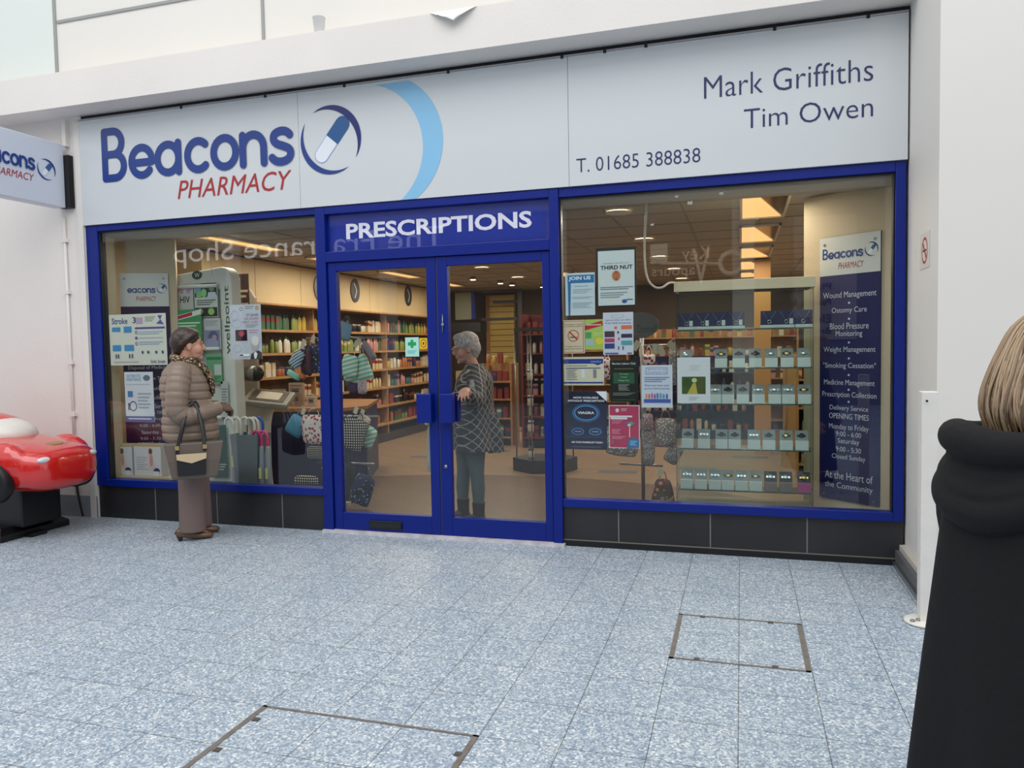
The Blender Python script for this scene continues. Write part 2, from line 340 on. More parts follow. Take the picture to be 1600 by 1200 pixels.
# ceiling with tile grid
cm = MB(); cm.box(-5.9, 1.2, .10, DZ, 2.52, 2.6, M_ceil)
for k in range(13): cm.box(-5.85 + k * .6, -5.835 + k * .6, .10, DZ, 2.515, 2.521, mat('ceiling_grid', (150, 143, 135), .7))
for k in range(14): cm.box(-5.9, 1.2, .45 + k * .6, .465 + k * .6, 2.515, 2.5205, mat('ceiling_grid', (150, 143, 135), .7))
struct(cm.build('ceiling'))
struct(MB().box(-5.46, .985, .06, .42, 2.475, 2.52, mat('soffit_board', (150, 146, 138), .8)).build('trim_soffit'))
struct(MB().box(-5.9, -5.72, .0, DZ, 0, 2.6, M_beige).build('wall_left_inside'))
struct(MB().box(1.05, 1.2, .0, DZ, 0, 2.6, M_beige).build('wall_right_inside'))
struct(MB().box(-5.9, 1.2, DZ, DZ + .15, 0, 2.6, mat('back_wall_brown', (84, 70, 58), .8)).build('wall_back'))
# angled window side panels
WL0 = V((-5.36, .30, 0)); WLd = V((.894, .447, 0)).normalized(); WLn = V((WLd.y, -WLd.x, 0))
WR0 = V((.985, .33, 0)); WR1 = V((.45, .79, 0)); WRd = (WR0 - WR1).normalized(); WRn = V((WRd.y, -WRd.x, 0))
q = PH(278, 500, WL0, WLn)
def slab(name, a, b, z0, z1, t, m):
    d = (b - a).normalized(); n = V((-d.y, d.x, 0)) * t
    M = MB(); vs = [(p.x, p.y, z) for z in (z0, z1) for p in (a, b, b + n, a + n)]
    M.add(vs, [(3, 2, 1, 0), (4, 5, 6, 7), (0, 1, 5, 4), (1, 2, 6, 5), (2, 3, 7, 6), (3, 0, 4, 7)], m); return M.build(name)
struct(slab('wall_window_left', WL0, V((q.x, q.y, 0)), 0, 2.5, .04, M_beige))
struct(slab('wall_window_right', WR1, WR0, 0, 2.5, .04, M_beige))
struct(MB().box(-5.46, -5.34, .06, .16, 0, 2.5, M_beige).build('wall_return_left'))
struct(MB().box(.97, 1.04, .06, .36, 0, 2.5, M_beige).build('wall_return_right'))

# outer white walls
struct(MB().box(-14, -5.46, -.03, .2, 0, 3.5, M_white).build('wall_left'))
struct(MB().box(-5.46, 1.0, .12, .3, 2.56, 3.5, M_white).build('wall_above_shop'))
struct(MB().box(-14, 1.0, -.28, .3, 3.5, 3.785, M_white).build('beam_canopy'))
um = MB(); um.box(-14, 1.6, -.02, .3, 3.785, 6.5, M_wsm); struct(um.build('wall_upper'))
gl = mat('panel_joint', (150, 152, 150), .5)
pj = MB()
for px in (86, 411): a = P(px, 20, -.02); pj.box(a.x - .012, a.x + .012, -.03, -.018, 3.785, 6.5, gl)
a = P(90, 35, -.02); pj.box(a.x, P(411, 20, -.02).x, -.03, -.018, a.z - .012, a.z + .012, gl)
struct(pj.build('trim_panel_joints'))
struct(MB().box(-14, P(86, 50, -.02).x - .012, -.028, -.0195, 3.785, 6.5, mat('pale_green_glass_panel', (220, 225, 221), .3)).build('wall_upper_glazed_bay'))
struct(MB().box(1.0, 7.0, -.78, .3, 0, 6.5, M_wsm).build('wall_right'))
bs = MB(); bs.box(.94, 1.0, -.84, .0, 0, .1, mat('grey_skirting', (92, 94, 96), .5)); bs.box(.925, 1.0, -.84, .0, 0, .03, M_steel); bs.box(.965, 1.0, -.81, .0, .1, .135, mat('skirting_top', (196, 190, 182), .7))
bs.box(.985, 7, -.80, -.78, 0, .1, mat('grey_skirting', (92, 94, 96), .5)); struct(bs.build('baseboard_right'))
struct(MB().box(-14, -5.46, -.045, -.03, 0, .19, mat('grey_tile_skirting', (140, 146, 150), .5, var=.1)).build('baseboard_left'))
tt = MB(); tt.box(-5.52, -5.462, -.052, -.03, .0, 3.45, M_wsm); struct(tt.build('trim_left'))
# black tiled riser under the windows
for n, (xa, xb, js) in enumerate(((-5.46, -3.185, (-4.851, -4.219, -3.587)), (-1.235, .985, (-.837, -.207, .413)))):
    r = MB(); r.box(xa, xb, -.01, .08, 0, .285, M_slate)
    for j in js: r.box(j - .004, j + .004, -.0125, -.009, 0, .285, M_grout)
    if n: r.box(xa, xb, -.016, -.009, .04, .047, M_grout); r.box(xa, xb, -.022, -.01, 0, .04, M_black)
    struct(r.build('wall_riser_%d' % (n + 1)))
# shopfront frames (window_1, window_2) with panes
def window(n, x0, x1, gx0, gx1, z0, z1, gz0, gz1):
    f = MB()
    f.box(x0, gx0, -.03, .06, z0, z1, M_blue); f.box(gx1, x1, -.03, .06, z0, z1, M_blue)
    f.box(gx0, gx1, -.03, .06, gz1, z1, M_blue); f.box(gx0, gx1, -.035, .06, z0, gz0, M_blue)
    f.box(gx0, gx1, -.012, .05, gz1 - .012, gz1, M_black); f.box(gx0, gx0 + .01, -.012, .05, gz0, gz1, M_black); f.box(gx1 - .01, gx1, -.012, .05, gz0, gz1, M_black)
    o = struct(f.build('window_%d' % n, bevel=.004))
    g = MB().box(gx0, gx1, .0, .008, gz0, gz1, M_glass).build('window_pane', o); g['label'] = 'clear reflecting shop window glass'
window(1, -5.46, -3.12, -5.335, -3.19, .285, 2.56, .345, 2.508)
window(2, -1.30, .985, -1.235, .925, .285, 2.56, .345, 2.495)
# door surround, transom sign box
d = MB(); d.box(-3.19, -3.105, -.04, .08, 0, 2.56, M_blue); d.box(-1.305, -1.236, -.04, .08, 0, 2.56, M_blue)
d.box(-3.105, -1.305, -.04, .08, 2.13, 2.21, M_blue); d.box(-3.105, -1.305, -.04, .08, 2.5, 2.56, M_blue)
struct(d.build('door_1', bevel=.005))
struct(MB().box(-3.19, -1.22, -.07, .1, 0, .02, mat('worn_white_threshold', (205, 200, 205), .5, var=.2, vscale=12)).build('trim_threshold'))
t = thing('transom_sign', 'blue transom panel above the doors lettered PRESCRIPTIONS in white', 'sign', (-2.2, 0, 2.21))
MB().box(-3.105, -1.305, .012, .03, 2.21, 2.5, mat('blue_vinyl_panel', (0, 40, 150), .4)).build('panel', t)
l = MB(); l.text('PRESCRIPTIONS', -2.945, 2.305, -1.445, 2.425, 0.001, mat('white_lettering', (240, 240, 250), .4), frame((0, .011, 0)), bold=.028)
o = l.build('lettering', t); o['label'] = 'white capital letters PRESCRIPTIONS'
g = MB().box(-3.105, -1.305, .0, .006, 2.21, 2.5, glass_mat('transom_glass', (.97, .97, .98), .8)).build('window_pane', t)

def leaf(name, label, x0, x1, gx0, gx1, hx0, hx1, box=False):
    t = thing(name, label, 'door', ((x0 + x1) / 2, 0, .02))
    f = MB(); f.box(x0, gx0, -.02, .04, .022, 2.128, M_blue); f.box(gx1, x1, -.02, .04, .022, 2.128, M_blue); f.box(gx0, gx1, -.02, .04, 2.06, 2.128, M_blue); f.box(gx0, gx1, -.02, .04, .022, .16, M_blue)
    f.build('door_frame', t, bevel=.004)
    MB().box(gx0, gx1, .004, .012, .16, 2.06, M_glass).build('glass_panel', t)
    MB().box(hx0, hx1, -.085, -.02, .885, 1.105, M_blue).build('push_handle', t, bevel=.006)
    MB().box(hx0, hx1, .04, .105, .885, 1.105, M_blue).build('push_handle', t, bevel=.006)
    return t
L1 = leaf('door_leaf', 'left blue framed glass door leaf with black letter slot', -3.10, -2.192, -3.03, -2.268, -2.345, -2.225)
lb = MB(); lb.box(-2.795, -2.515, -.034, -.02, .045, .108, M_black); lb.build('letter_slot', L1, bevel=.006); MB().box(-2.785, -2.525, -.037, -.033, .058, .096, mat('slot_flap', (30, 32, 34), .3)).build('slot_flap', L1)
L2 = leaf('door_leaf', 'right blue framed glass door leaf behind which a grey-haired woman stands', -2.182, -1.31, -2.098, -1.368, -2.155, -2.055)
MB().cyl(V((-2.14, -.022, 1.62)), V((-2.14, -.03, 1.62)), .012, .012, M_steel).cyl(V((-2.14, -.022, 1.70)), V((-2.14, -.03, 1.56)), .004, .004, M_steel).build('lock_cylinder', L2)
for xx, zz in ((-2.14, .55),): MB().cyl(V((xx, -.022, zz)), V((xx, -.03, zz)), .014, .014, M_steel).build('lock_cylinder', L2)
struct(MB().box(-2.192, -2.182, -.012, .03, .022, 2.128, mat('door_gap_seal', (70, 60, 70), .6)).build('trim_door_seal'))

# ---------------------------------------------------------------- fascia sign
NB = mat('logo_blue', (28, 58, 132), .3); NB2 = mat('logo_dark_blue', (18, 34, 108), .3); RED = mat('logo_red', (168, 42, 46), .35); SKY = mat('logo_sky_blue', (134, 190, 226), .3); TXT = mat('sign_indigo_lettering', (36, 38, 92), .4)
def beacons(mb, F, x0, z0, h, sc_=1., reduced=False, t=.004, drop=''):
    """the rounded wordmark; h = x-height"""
    R = lambda cx, cy, r, a0, a1, n=14: [(cx + r * math.cos(math.radians(a0 + (a1 - a0) * i / n)), cy + r * math.sin(math.radians(a0 + (a1 - a0) * i / n))) for i in range(n + 1)]
    L_ = {'B': ([[(.12, .12), (.12, 1.42)], [(.12, 1.42), (.45, 1.42)] + R(.45, 1.1, .32, 90, -90) + [(.12, .78)], [(.12, .78), (.5, .78)] + R(.5, .45, .33, 90, -90) + [(.12, .12)]], 1.0),
          'e': ([[(.12, .47), (.86, .47)], R(.5, .5, .38, 0, 318, 22)], .98), 'a': ([R(.48, .5, .38, 0, 360, 24), [(.86, .9), (.86, .12)]], 1.06),
          'c': ([R(.5, .5, .38, 48, 312, 20)], .92), 'o': ([R(.5, .5, .38, 0, 360, 24)], 1.0),
          'n': ([[(.12, .88), (.12, .12)], [(.12, .5)] + R(.47, .53, .35, 180, 0) + [(.82, .12)]], .96),
          's': ([[(.72, .78), (.6, .87), (.4, .89), (.22, .82), (.19, .68), (.3, .57), (.5, .5), (.68, .42), (.74, .3), (.66, .16), (.45, .1), (.25, .13), (.13, .22)]], .86)}
    cx = x0; k_ = 0
    for ch in 'Beacons':
        st, adv = L_[ch]
        if ch not in drop:
            for p in st: k_ += 1; mb.stroke([(cx + a * h * .93 * sc_, z0 + b * h) for a, b in p], .212 * h, t + k_ * .0003, NB, F, k=(3 if ch == 's' else 1))
        cx += adv * h * .93 * sc_
    return cx
def crescent(mb, F, cx, cy, rx, ry, a0, a1, wmax, t, m, n=28):
    vs = []
    for i in range(n + 1):
        a = math.radians(a0 + (a1 - a0) * i / n); k = 1 - wmax * math.sin(pi * i / n)
        vs += [(cx + rx * math.cos(a), cy + ry * math.sin(a), t), (cx + rx * k * math.cos(a), cy + ry * k * math.sin(a), t)]
    mb.add(vs, [(2 * i, 2 * i + 2, 2 * i + 3, 2 * i + 1) for i in range(n)], m, False, F)
def capsule_logo(mb, F, cx, cy, r, t=.004):
    crescent(mb, F, cx, cy, r, r, -36, 124, .2, t, NB2); crescent(mb, F, cx, cy, r, r, 146, 306, .17, t, NB)
    ca, sa = math.cos(math.radians(50)), math.sin(math.radians(50)); w_ = r * .235; ln = r * .78
    rot = lambda u, v: (cx + r * .05 + u * ca - v * sa, cy + u * sa + v * ca)
    half = lambda s_, g: [rot(s_ * 0, -w_ * g), rot(s_ * (ln - w_), -w_ * g)] + [rot(s_ * (ln - w_ + w_ * g * math.sin(pi * i / 10)), -w_ * g * math.cos(pi * i / 10)) for i in range(1, 10)] + [rot(s_ * (ln - w_), w_ * g), rot(0, w_ * g)]
    mb.prism(half(-1, 1), t * .5, mat('capsule_outline', (150, 160, 200), .4), F); mb.prism(half(-1, .9), t * .8, mat('capsule_white', (226, 230, 240), .3), F)
    mb.prism(half(1, 1), t, mat('capsule_blue', (30, 84, 140), .3), F)
S = thing('fascia_sign', 'long white shop fascia reading Beacons PHARMACY with phone number and two names', 'sign', (-2.24, -.05, 2.56))
for k, (a, b) in enumerate(((-5.462, -3.3045), (-3.3015, -1.1535), (-1.1505, .988))): MB().box(a, b, -.05, .0, 2.562, 3.452, M_sign).build('sign_panel', S)
F0 = frame((0, -.05, 0))
wm = MB(); xe = beacons(wm, F0, -5.225, 2.90, .296, 1.0)
sc_ = (1.885) / (xe + 5.225); wm = MB(); beacons(wm, F0, -5.225, 2.905, .30, sc_ * .296 / .30 * 1.0); o = wm.build('wordmark', S); o['label'] = 'rounded blue word Beacons'
l = MB(); l.text('PHARMACY', -4.46, 2.715, -3.375, 2.865, .003, RED, F0, shear=.25, bold=.0); o = l.build('lettering', S); o['label'] = 'slanted red word PHARMACY'
l = MB(); capsule_logo(l, F0, -3.022, 3.062, .262); o = l.build('logo', S); o['label'] = 'blue and white capsule inside two crescents'
def arc3(a, b, c, n=24):
    (x1, y1), (x2, y2), (x3, y3) = a, b, c; D = 2 * (x1 * (y2 - y3) + x2 * (y3 - y1) + x3 * (y1 - y2))
    ux = ((x1 * x1 + y1 * y1) * (y2 - y3) + (x2 * x2 + y2 * y2) * (y3 - y1) + (x3 * x3 + y3 * y3) * (y1 - y2)) / D
    uy = ((x1 * x1 + y1 * y1) * (x3 - x2) + (x2 * x2 + y2 * y2) * (x1 - x3) + (x3 * x3 + y3 * y3) * (x2 - x1)) / D
    r = math.hypot(x1 - ux, y1 - uy); A = math.atan2(y1 - uy, x1 - ux); B = math.atan2(y3 - uy, x3 - ux)
    return [(ux + r * math.cos(A + (B - A) * i / n), uy + r * math.sin(A + (B - A) * i / n)) for i in range(n + 1)]
o1 = arc3((-2.352, 3.43), (-2.094, 3.02), (-2.318, 2.563)); i1 = arc3((-2.63, 3.43), (-2.258, 3.02), (-2.44, 2.563))
l = MB(); l.add([(a, b, .002) for p in zip(o1, i1) for a, b in p], [(2 * i, 2 * i + 1, 2 * i + 3, 2 * i + 2) for i in range(24)], SKY, False, F0); o = l.build('sky_blue_crescent', S); o['label'] = 'large sky blue crescent'
for s_, q_ in (('Mark Griffiths', (-.232, 3.062, .790, 3.205)), ('Tim Owen', (.02, 2.842, .790, 2.968)), ('T. 01685 388838', (-1.098, 2.652, -.258, 2.748))):
    l = MB(); l.text(s_, *q_, .002, TXT, F0, bold=-.008); o = l.build('lettering', S); o['label'] = 'thin indigo line reading ' + s_
r = MB(); r.box(-5.462, .988, -.052, -.0, 3.454, 3.466, mat('sign_rail', (170, 168, 176), .4, .3))
for x in (-4.4, -3.6, -2.9, -2.05, -1.2, -.9, -.62, .2, .75): r.box(x, x + .02, -.056, -.05, 3.445, 3.468, M_black)
r.build('top_rail', S)
struct(MB().box(-5.46, 1.0, -.02, .12, 3.466, 3.5, M_black).build('trim_shadow_gap'))

# hanging light box sign on the left wall
H = thing('projecting_sign', 'white projecting box sign reading Beacons PHARMACY on the left wall', 'sign', (-5.67, -.1, 2.72))
MB().box(-5.735, -5.61, -1.15, -.08, 2.72, 3.262, mat('light_box_acrylic', (204, 210, 224), .3)).build('light_box', H, bevel=.006)
MB().box(-5.68, -5.56, -.08, -.03, 2.72, 3.17, M_black).build('wall_bracket', H)
FL = frame((-5.61, 0, 0), Y, Z)
a = PX(70, 270, -5.75); lw = MB(); c1 = PX(24, 262, -5.75)
e = PX(74, 262, -5.61).y - .112; xe = beacons(MB(), FL, 0, 0, .105); lw = MB(); beacons(lw, FL, e - xe * .82, 2.975, .103, .82); lw.text('PHARMACY', e - .41, 2.885, e - .02, 2.945, .003, RED, FL, shear=.25); capsule_logo(lw, FL, e + .1, 3.01, .088)
o = lw.build('lettering', H)
# conduit down the left wall
c = MB(); c.tube([(-5.675, -.045, .19), (-5.675, -.045, 2.65)], .012, M_white, 8, k=1)
for z in (2.43, 1.98, 1.36, .9): c.box(-5.705, -5.645, -.06, -.03, z, z + .035, M_white)
c.box(-5.63, -5.59, -.07, -.03, 3.25, 3.46, M_white)
tag(c.build('conduit'), 'thin white cable conduit running down the white wall beside the projecting sign', 'conduit')
# paper cup and peeling film on the canopy ledge
cp = P(503, 41, -.16); cu = MB(); cu.lathe([(.032, 0), (.034, .006), (.047, .128), (.05, .133), (.046, .134), (.032, .018)], mat('paper_cup', (206, 206, 204), .6), 20, Matrix.Translation((cp.x, -.2, 3.786)))
tag(cu.build('paper_cup'), 'white paper cup standing on the ledge above the sign', 'cup')
pl = MB(); a = P(672, 16, -.281); b = P(745, 4, -.281); c_ = P(712, 36, -.281); z0 = 3.787
n = 10; vs = []
for i in range(n + 1):
    for j in range(n + 1):
        u = i / n; v = j / n; x = a.x + (b.x - a.x) * u; tip = V((c_.x, 0, c_.z)); e0 = V((x, 0, z0))
        p = e0.lerp(tip, v); cy = -.282 - .055 * math.sin(v * pi * .62) * (1 - .3 * u) - .01 * math.sin(u * 9) * v
        vs.append((p.x, cy, p.z - (.008 * random.random() if u < .3 and 0 < v < 1 else 0)))
vs2 = [(x, y - .002, z) for x, y, z in vs]; k = len(vs); fs = [(i * (n + 1) + j, i * (n + 1) + j + 1, (i + 1) * (n + 1) + j + 1, (i + 1) * (n + 1) + j) for i in range(n) for j in range(n)]
pl.add(vs + vs2, fs + [tuple(reversed([q_ + k for q_ in f])) for f in fs], mat('peeled_film', (232, 232, 232), .45, bump=.3), True)
tag(pl.build('peeling_film'), 'curled white corner of peeling film hanging over the canopy edge', 'peeling film')
# access covers
def cover(label, x0, x1, y0, y1, keys):
    t = thing('access_cover', label, 'access cover', ((x0 + x1) / 2, (y0 + y1) / 2, 0)); m = mat('worn_brass_frame', (128, 120, 114), .45, .4, var=.2, vscale=20); w1 = .012
    f = MB(); 
    for (a, b, c, d_) in ((x0, x1, y0, y0 + w1), (x0, x1, y1 - w1, y1), (x0, x0 + .022, y0, y1), (x1 - .022, x1, y0, y1)): f.box(a, b, c, d_, 0, .003, m)
    f.build('cover_frame', t)
    for kx, ky in keys: MB().box(kx - .013, kx + .013, ky - .012, ky + .012, 0, .004, mat('lifting_key', (96, 88, 82), .5, .5)).build('lifting_point', t)
cover('smaller two-tile access cover set in the floor before the right window', -.325, .29, -1.826, -1.235, [(-.2, -1.25), (.14, -1.25), (-.2, -1.81), (.14, -1.81)])
cover('larger three-tile access cover at the front edge of the floor', -1.872, -.94, -3.33, -2.71, [(-1.83, -2.82), (-1.83, -3.05), (-.97, -2.85), (-.97, -3.1)])
# no smoking sign on right reveal
FN = frame((.998, -.37, 1.85), -Y, Z); ns = MB()
printed(ns, FN, .225, .2, (214, 210, 204), [('o', .5, .5, .32, .38, (176, 40, 44), .2), ('r', .3, .47, .68, .53, (40, 40, 44)), ('p', [(.28, .3), (.34, .24), (.72, .7), (.66, .76)], (176, 40, 44))])
tag(ns.build('no_smoking_sign'), 'small square white no smoking sign on the white reveal beside the right window', 'sign')
# white bollard post
pb = PZ(1445, 972); t = thing('guard_post', 'white painted square metal guard post on a bolted round foot beside the right wall', 'post', (.90, -1.05, 0))
m = mat('chipped_white_paint', (226, 222, 216), .5, bump=.1, bscale=30, var=.03, vscale=9)
MB().box(.865, .94, -1.09, -1.015, .012, 1.185, m).build('post', t, bevel=.004)
fb = MB(); fb.lathe([(.09, 0), (.1, .004), (.1, .012), (.085, .016)], m, 24, Matrix.Translation((.895, -1.06, 0))); fb.build('foot_plate', t)
for k in range(2): MB().lathe([(.012, .014), (.012, .024), (.006, .026)], M_steel, 8, Matrix.Translation((.83 + .03 * k, -1.10 + .02 * k, 0))).build('bolt', t)
MB().cyl(V((.885, -1.1005, 1.14)), V((.885, -1.104, 1.14)), .006, .006, M_black).build('screw_hole', t)

# opposite side of the mall (behind the viewer, seen only in reflections)
OY = -13.0
ob = MB(); ob.box(-24, 16, OY - .3, OY, 0, 3.2, mat('opposite_shopfront', (112, 106, 102), .5)); ob.box(-24, 16, OY - .3, OY + .25, 4.75, 6.4, M_wsm); ob.box(-24, 16, OY - .3, OY, 3.2, 4.75, mat('opposite_fascia', (120, 116, 112), .5))
for x in (-20, -14, -9.2, -4.6, -.2, 3.4, 8): ob.box(x, x + .5, OY - .2, OY + .05, 0, 4.75, M_wsm)
struct(ob.build('wall_opposite'))
def FO(px0, px1, pyb, pyt, txt, col, em=0., name='opposite_sign_lettering', label='', bold=0.):
    D = -OY; a = P(px0, pyb[0], D); b = P(px1, pyb[1], D); h = P(px0, pyt, D).z - a.z; Wd = abs(b.x - a.x)
    Fm = frame((max(a.x, b.x), OY + .06, (a.z + b.z) / 2), -X, Z); mb = MB(); mb.text(txt, 0, 0, Wd, h, .01, mat('opp_%d_%d_%d' % col, col, .5, emit=em), Fm, bold=bold)
    return mb
tag(FO(697, 275, (399, 419), 354, 'The Fragrance Shop', (250, 250, 250), 2.5).build('shop_sign_lettering'), 'white illuminated lettering of the shop across the mall, seen mirrored in the glass', 'shop sign')
# ================================================================ INSIDE THE SHOP
LK = .5
EM = mat('warm_lamp_glow', (255, 236, 200), emit=9.)
def plight(name, loc, power, col=(1, .9, .76), sz=.25):
    d = bpy.data.lights.new(name, 'AREA'); d.shape = 'DISK'; d.size = sz; d.energy = power * LK; d.color = col
    o = bpy.data.objects.new(name, d); o.location = loc; COL.objects.link(o); return o
def downlight():
    t = thing('downlight', 'x', 'ceiling light'); m = MB(); m.lathe([(.085, -.004), (.105, -.006), (.11, .0), (.085, .0)], mat('lamp_rim', (225, 222, 215), .4), 20); m.build('trim_ring', t)
    MB().lathe([(.082, -.002), (.082, 0.0)], EM, 20).build('lamp', t); return t
dl = downlight(); first = True
spots = [(966, 332), (1006, 375), (1029, 402), (1053, 421), (1065, 436), (753, 419), (809, 434)]
for i, (px, py) in enumerate(spots):
    a = PZ(px, py, 2.51); o = dl if first else dup(dl, (a.x, a.y, 2.51)); o.location = (a.x, a.y, 2.51); first = False
    o['group'] = 'round ceiling downlights'; o['label'] = ['round downlight nearest the window in the row over the right window', 'second round downlight from the window, right row', 'third round downlight from the window, right row', 'fourth round downlight, above the display cabinet', 'farthest round downlight, just above the display cabinet header', 'round downlight seen through the door, nearer one', 'round downlight seen through the door, farther one'][i]
    plight('ceiling_light_beam', (a.x, a.y, 2.49), 16)
sp = None
for i, (px, py) in enumerate(((739, 434), (782, 440), (800, 443), (848, 446))):
    a = PZ(px, py, 2.50); s_ = V((a.x, a.y, 2.515))
    if sp is None:
        sp = thing('spotlight', 'x', 'ceiling light', s_); MB().lathe([(.03, -.03), (.045, -.045), (.05, -.03), (.04, 0)], M_steel, 14, Matrix.Translation(s_)).build('housing', sp); MB().lathe([(.04, -.05), (.04, -.044)], EM, 14, Matrix.Translation(s_)).build('lamp', sp); o = sp
    else: o = dup(sp, s_)
    o['group'] = 'small spotlights at the back'; o['label'] = ['leftmost small ceiling spotlight above the grey-haired woman', 'second small ceiling spotlight from the left', 'third small ceiling spotlight from the left', 'rightmost small ceiling spotlight by the door edge'][i]
    plight('spot_beam', (a.x, a.y, 2.44), 8, sz=.1)
# troffers: mirrored reflector trays with louvres
def troffer(label, x0, x1, y0, y1, power):
    t = thing('louvre_light', label, 'ceiling light', ((x0 + x1) / 2, (y0 + y1) / 2, 2.5), 'recessed louvre lights'); f = MB(); m = mat('reflector_lamplight', (255, 200, 130), .35, .3, emit=.95)
    for (a, b, c, d_) in ((x0, x1, y0, y0 + .02), (x0, x1, y1 - .02, y1), (x0, x0 + .02, y0, y1), (x1 - .02, x1, y0, y1)): f.box(a, b, c, d_, 2.496, 2.516, mat('light_frame', (220, 214, 200), .4))
    f.build('frame', t); r = MB()
    r.add([(x0 + .02, y0 + .02, 2.513), (x1 - .02, y0 + .02, 2.513), (x1 - .02, y1 - .02, 2.513), (x0 + .02, y1 - .02, 2.513)], [(3, 2, 1, 0)], mat('mirror_tray', (70, 66, 60), .15, .8)); r.build('reflector_tray', t)
    g = MB(); xm = x0 + (x1 - x0) * .12
    g.prism([(x0 + .02, y0 + .02), (x0 + (x1 - x0) * .3, y0 + .02), (x1 - .03, y1 - .02), (x0 + .02, y1 - .02)], .004, m, Matrix.Translation((0, 0, 2.507)))  # lamplight on the tray put in as a glowing orange wedge
    g.build('lit_reflector', t)
    d = bpy.data.lights.new('tube_light', 'AREA'); d.shape = 'RECTANGLE'; d.size = x1 - x0; d.size_y = y1 - y0; d.energy = power * LK; d.color = (1, .86, .68); o = bpy.data.objects.new('tube_light', d); o.location = ((x0 + x1) / 2, (y0 + y1) / 2, 2.48); COL.objects.link(o)
rows = [(305, 343), (355, 380), (388, 404), (409, 422), (426, 434)]
for i, (ya, yb) in enumerate(rows):
    a = PZ(1156, yb, 2.5); b = PZ(1200, ya, 2.5); yn, yf = min(a.y, PZ(1156, ya, 2.5).y), max(a.y, PZ(1156, yb, 2.5).y)
    troffer(['large square louvre light nearest the window at top right', 'second square louvre light from the window', 'third square louvre light from the window', 'fourth square louvre light from the window', 'farthest square louvre light, just above the cabinet header'][i], a.x, a.x + .36, yn, yf, 26)
a = PZ(312, 371, 2.5); b = PZ(450, 391, 2.5)
troffer('long louvre light over the left window counter', -4.79, -4.56, .55, 1.68, 22)
troffer('long louvre light seen through the left door leaf', -4.79, -4.56, 4.15, 5.2, 26)
troffer('small louvre light at the back left, beside the door edge', -4.79, -4.56, 5.9, 7.0, 20)
troffer('long louvre light above the far end of the counter', -4.79, -4.56, 2.35, 3.45, 26)
troffer('louvre light in the middle of the shop ceiling', -2.6, -2.3, 5.4, 6.5, 24)
for (x, y) in ((-4.4, 2.8), (-4.4, 5.2), (-1.9, 1.4)): plight('ceiling_light_beam', (x, y, 2.46), 20)  # further beams below the ceiling, no downlight fitting built for them

# ---- left wall: cream fascia panels and shelf run
lw = thing('wall_shelving', 'long wooden wall shelf unit full of toiletries under cream panels on the left shop wall', 'shelf unit', (-5.5, 4.5, 0))
ys = [1.3, 2.2, 3.14, 4.07, 5.0, 5.94, 6.9, 7.6]
for i in range(7): MB().box(-5.72, -5.35, ys[i] + .004, ys[i + 1] - .004, 2.0, 2.5, M_cream).build('cream_panel', lw, bevel=.003)
SZ = [1.70, 1.42, 1.135, .85, .565, .28]
MB().box(-5.72, -5.68, 1.3, 7.6, 0, 2.0, mat('shelf_back', (120, 92, 60), .7)).build('back_panel', lw)
for z in SZ:
    MB().box(-5.69, -5.33, 1.3, 7.6, z - .03, z, M_wood).build('shelf', lw)
MB().box(-5.69, -5.30, 1.3, 7.6, 0, .12, mat('plinth_dark', (60, 54, 50), .5)).build('plinth', lw)
MB().box(-5.69, -5.22, 1.3, 7.6, 1.98, 2.0, M_wood).build('canopy_shelf', lw)
for y in (1.3, 3.4, 5.5, 7.58): MB().box(-5.69, -5.34, y - .012, y + .012, .1, 2.0, M_wood).build('upright', lw)
for i, (px, py) in enumerate(((499, 450), (555, 454), (638, 462))):
    a = PX(px, py, -5.34); q = MB(); F = frame((-5.347, a.y, a.z), Y, Z)
    q.prism([(.13 * math.cos(k * pi / 14), .17 * math.sin(k * pi / 14)) for k in range(28)], .012, mat('oval_dark', (52, 50, 56), .35), F); q.stroke([(-.04, .1), (.03, 0), (-.02, -.1)], .025, .014, mat('oval_white', (200, 200, 204), .4), F, k=3)
    tag(q.build('oval_plaque'), ['oval dark plaque on the cream panels, partly behind the blue mullion', 'oval dark plaque on the cream panels, left through the door', 'oval dark plaque on the cream panels, farthest one'][i], 'wall plaque', 'oval plaques on the cream panels')

# ---- products
def P_bottle(name, h, r, body, cap, kind=0):
    t = thing(name, 'x', 'bottle'); m = MB()
    if kind == 0: m.lathe([(r * .9, 0), (r, .008), (r, h * .68), (r * .5, h * .8), (r * .42, h * .83)], body, 12)
    elif kind == 1: m.loft([(0, 0, 0, r * .7, r * 1.3), (0, 0, h * .1, r * .75, r * 1.35), (0, 0, h * .6, r * .75, r * 1.35), (0, 0, h * .8, r * .5, r * .7), (0, 0, h * .84, r * .4, r * .45)], body, 12, 2)
    else: m.lathe([(r * .8, 0), (r, .01), (r, h * .8), (r * .95, h * .84)], body, 12)
    m.build('bottle_body', t); MB().lathe([(r * .45 if kind < 2 else r, h * .82), (r * .45 if kind < 2 else r, h * .97), (r * .3 if kind < 2 else r * .9, h)], cap, 12).build('cap', t); return t
def P_box(name, wd, d, h, body, band):
    t = thing(name, 'x', 'box'); MB().box(-d / 2, d / 2, -wd / 2, wd / 2, 0, h, body).build('carton', t)
    MB().box(-d / 2 - .001, d / 2 + .001, -wd / 2 - .001, wd / 2 + .001, h * .55, h * .82, band).build('label_band', t); return t
PC = {'white': (206, 200, 184), 'cream': (206, 186, 146), 'green': (66, 104, 74), 'yellow': (190, 162, 62), 'black': (32, 26, 26), 'red': (140, 52, 50), 'blue': (50, 58, 110), 'pink': (190, 134, 134), 'orange': (176, 112, 70), 'teal': (66, 118, 116), 'lime': (132, 146, 72)}
pmz = {k: mat('pack_' + k, c, .4) for k, c in PC.items()}
protos = {}
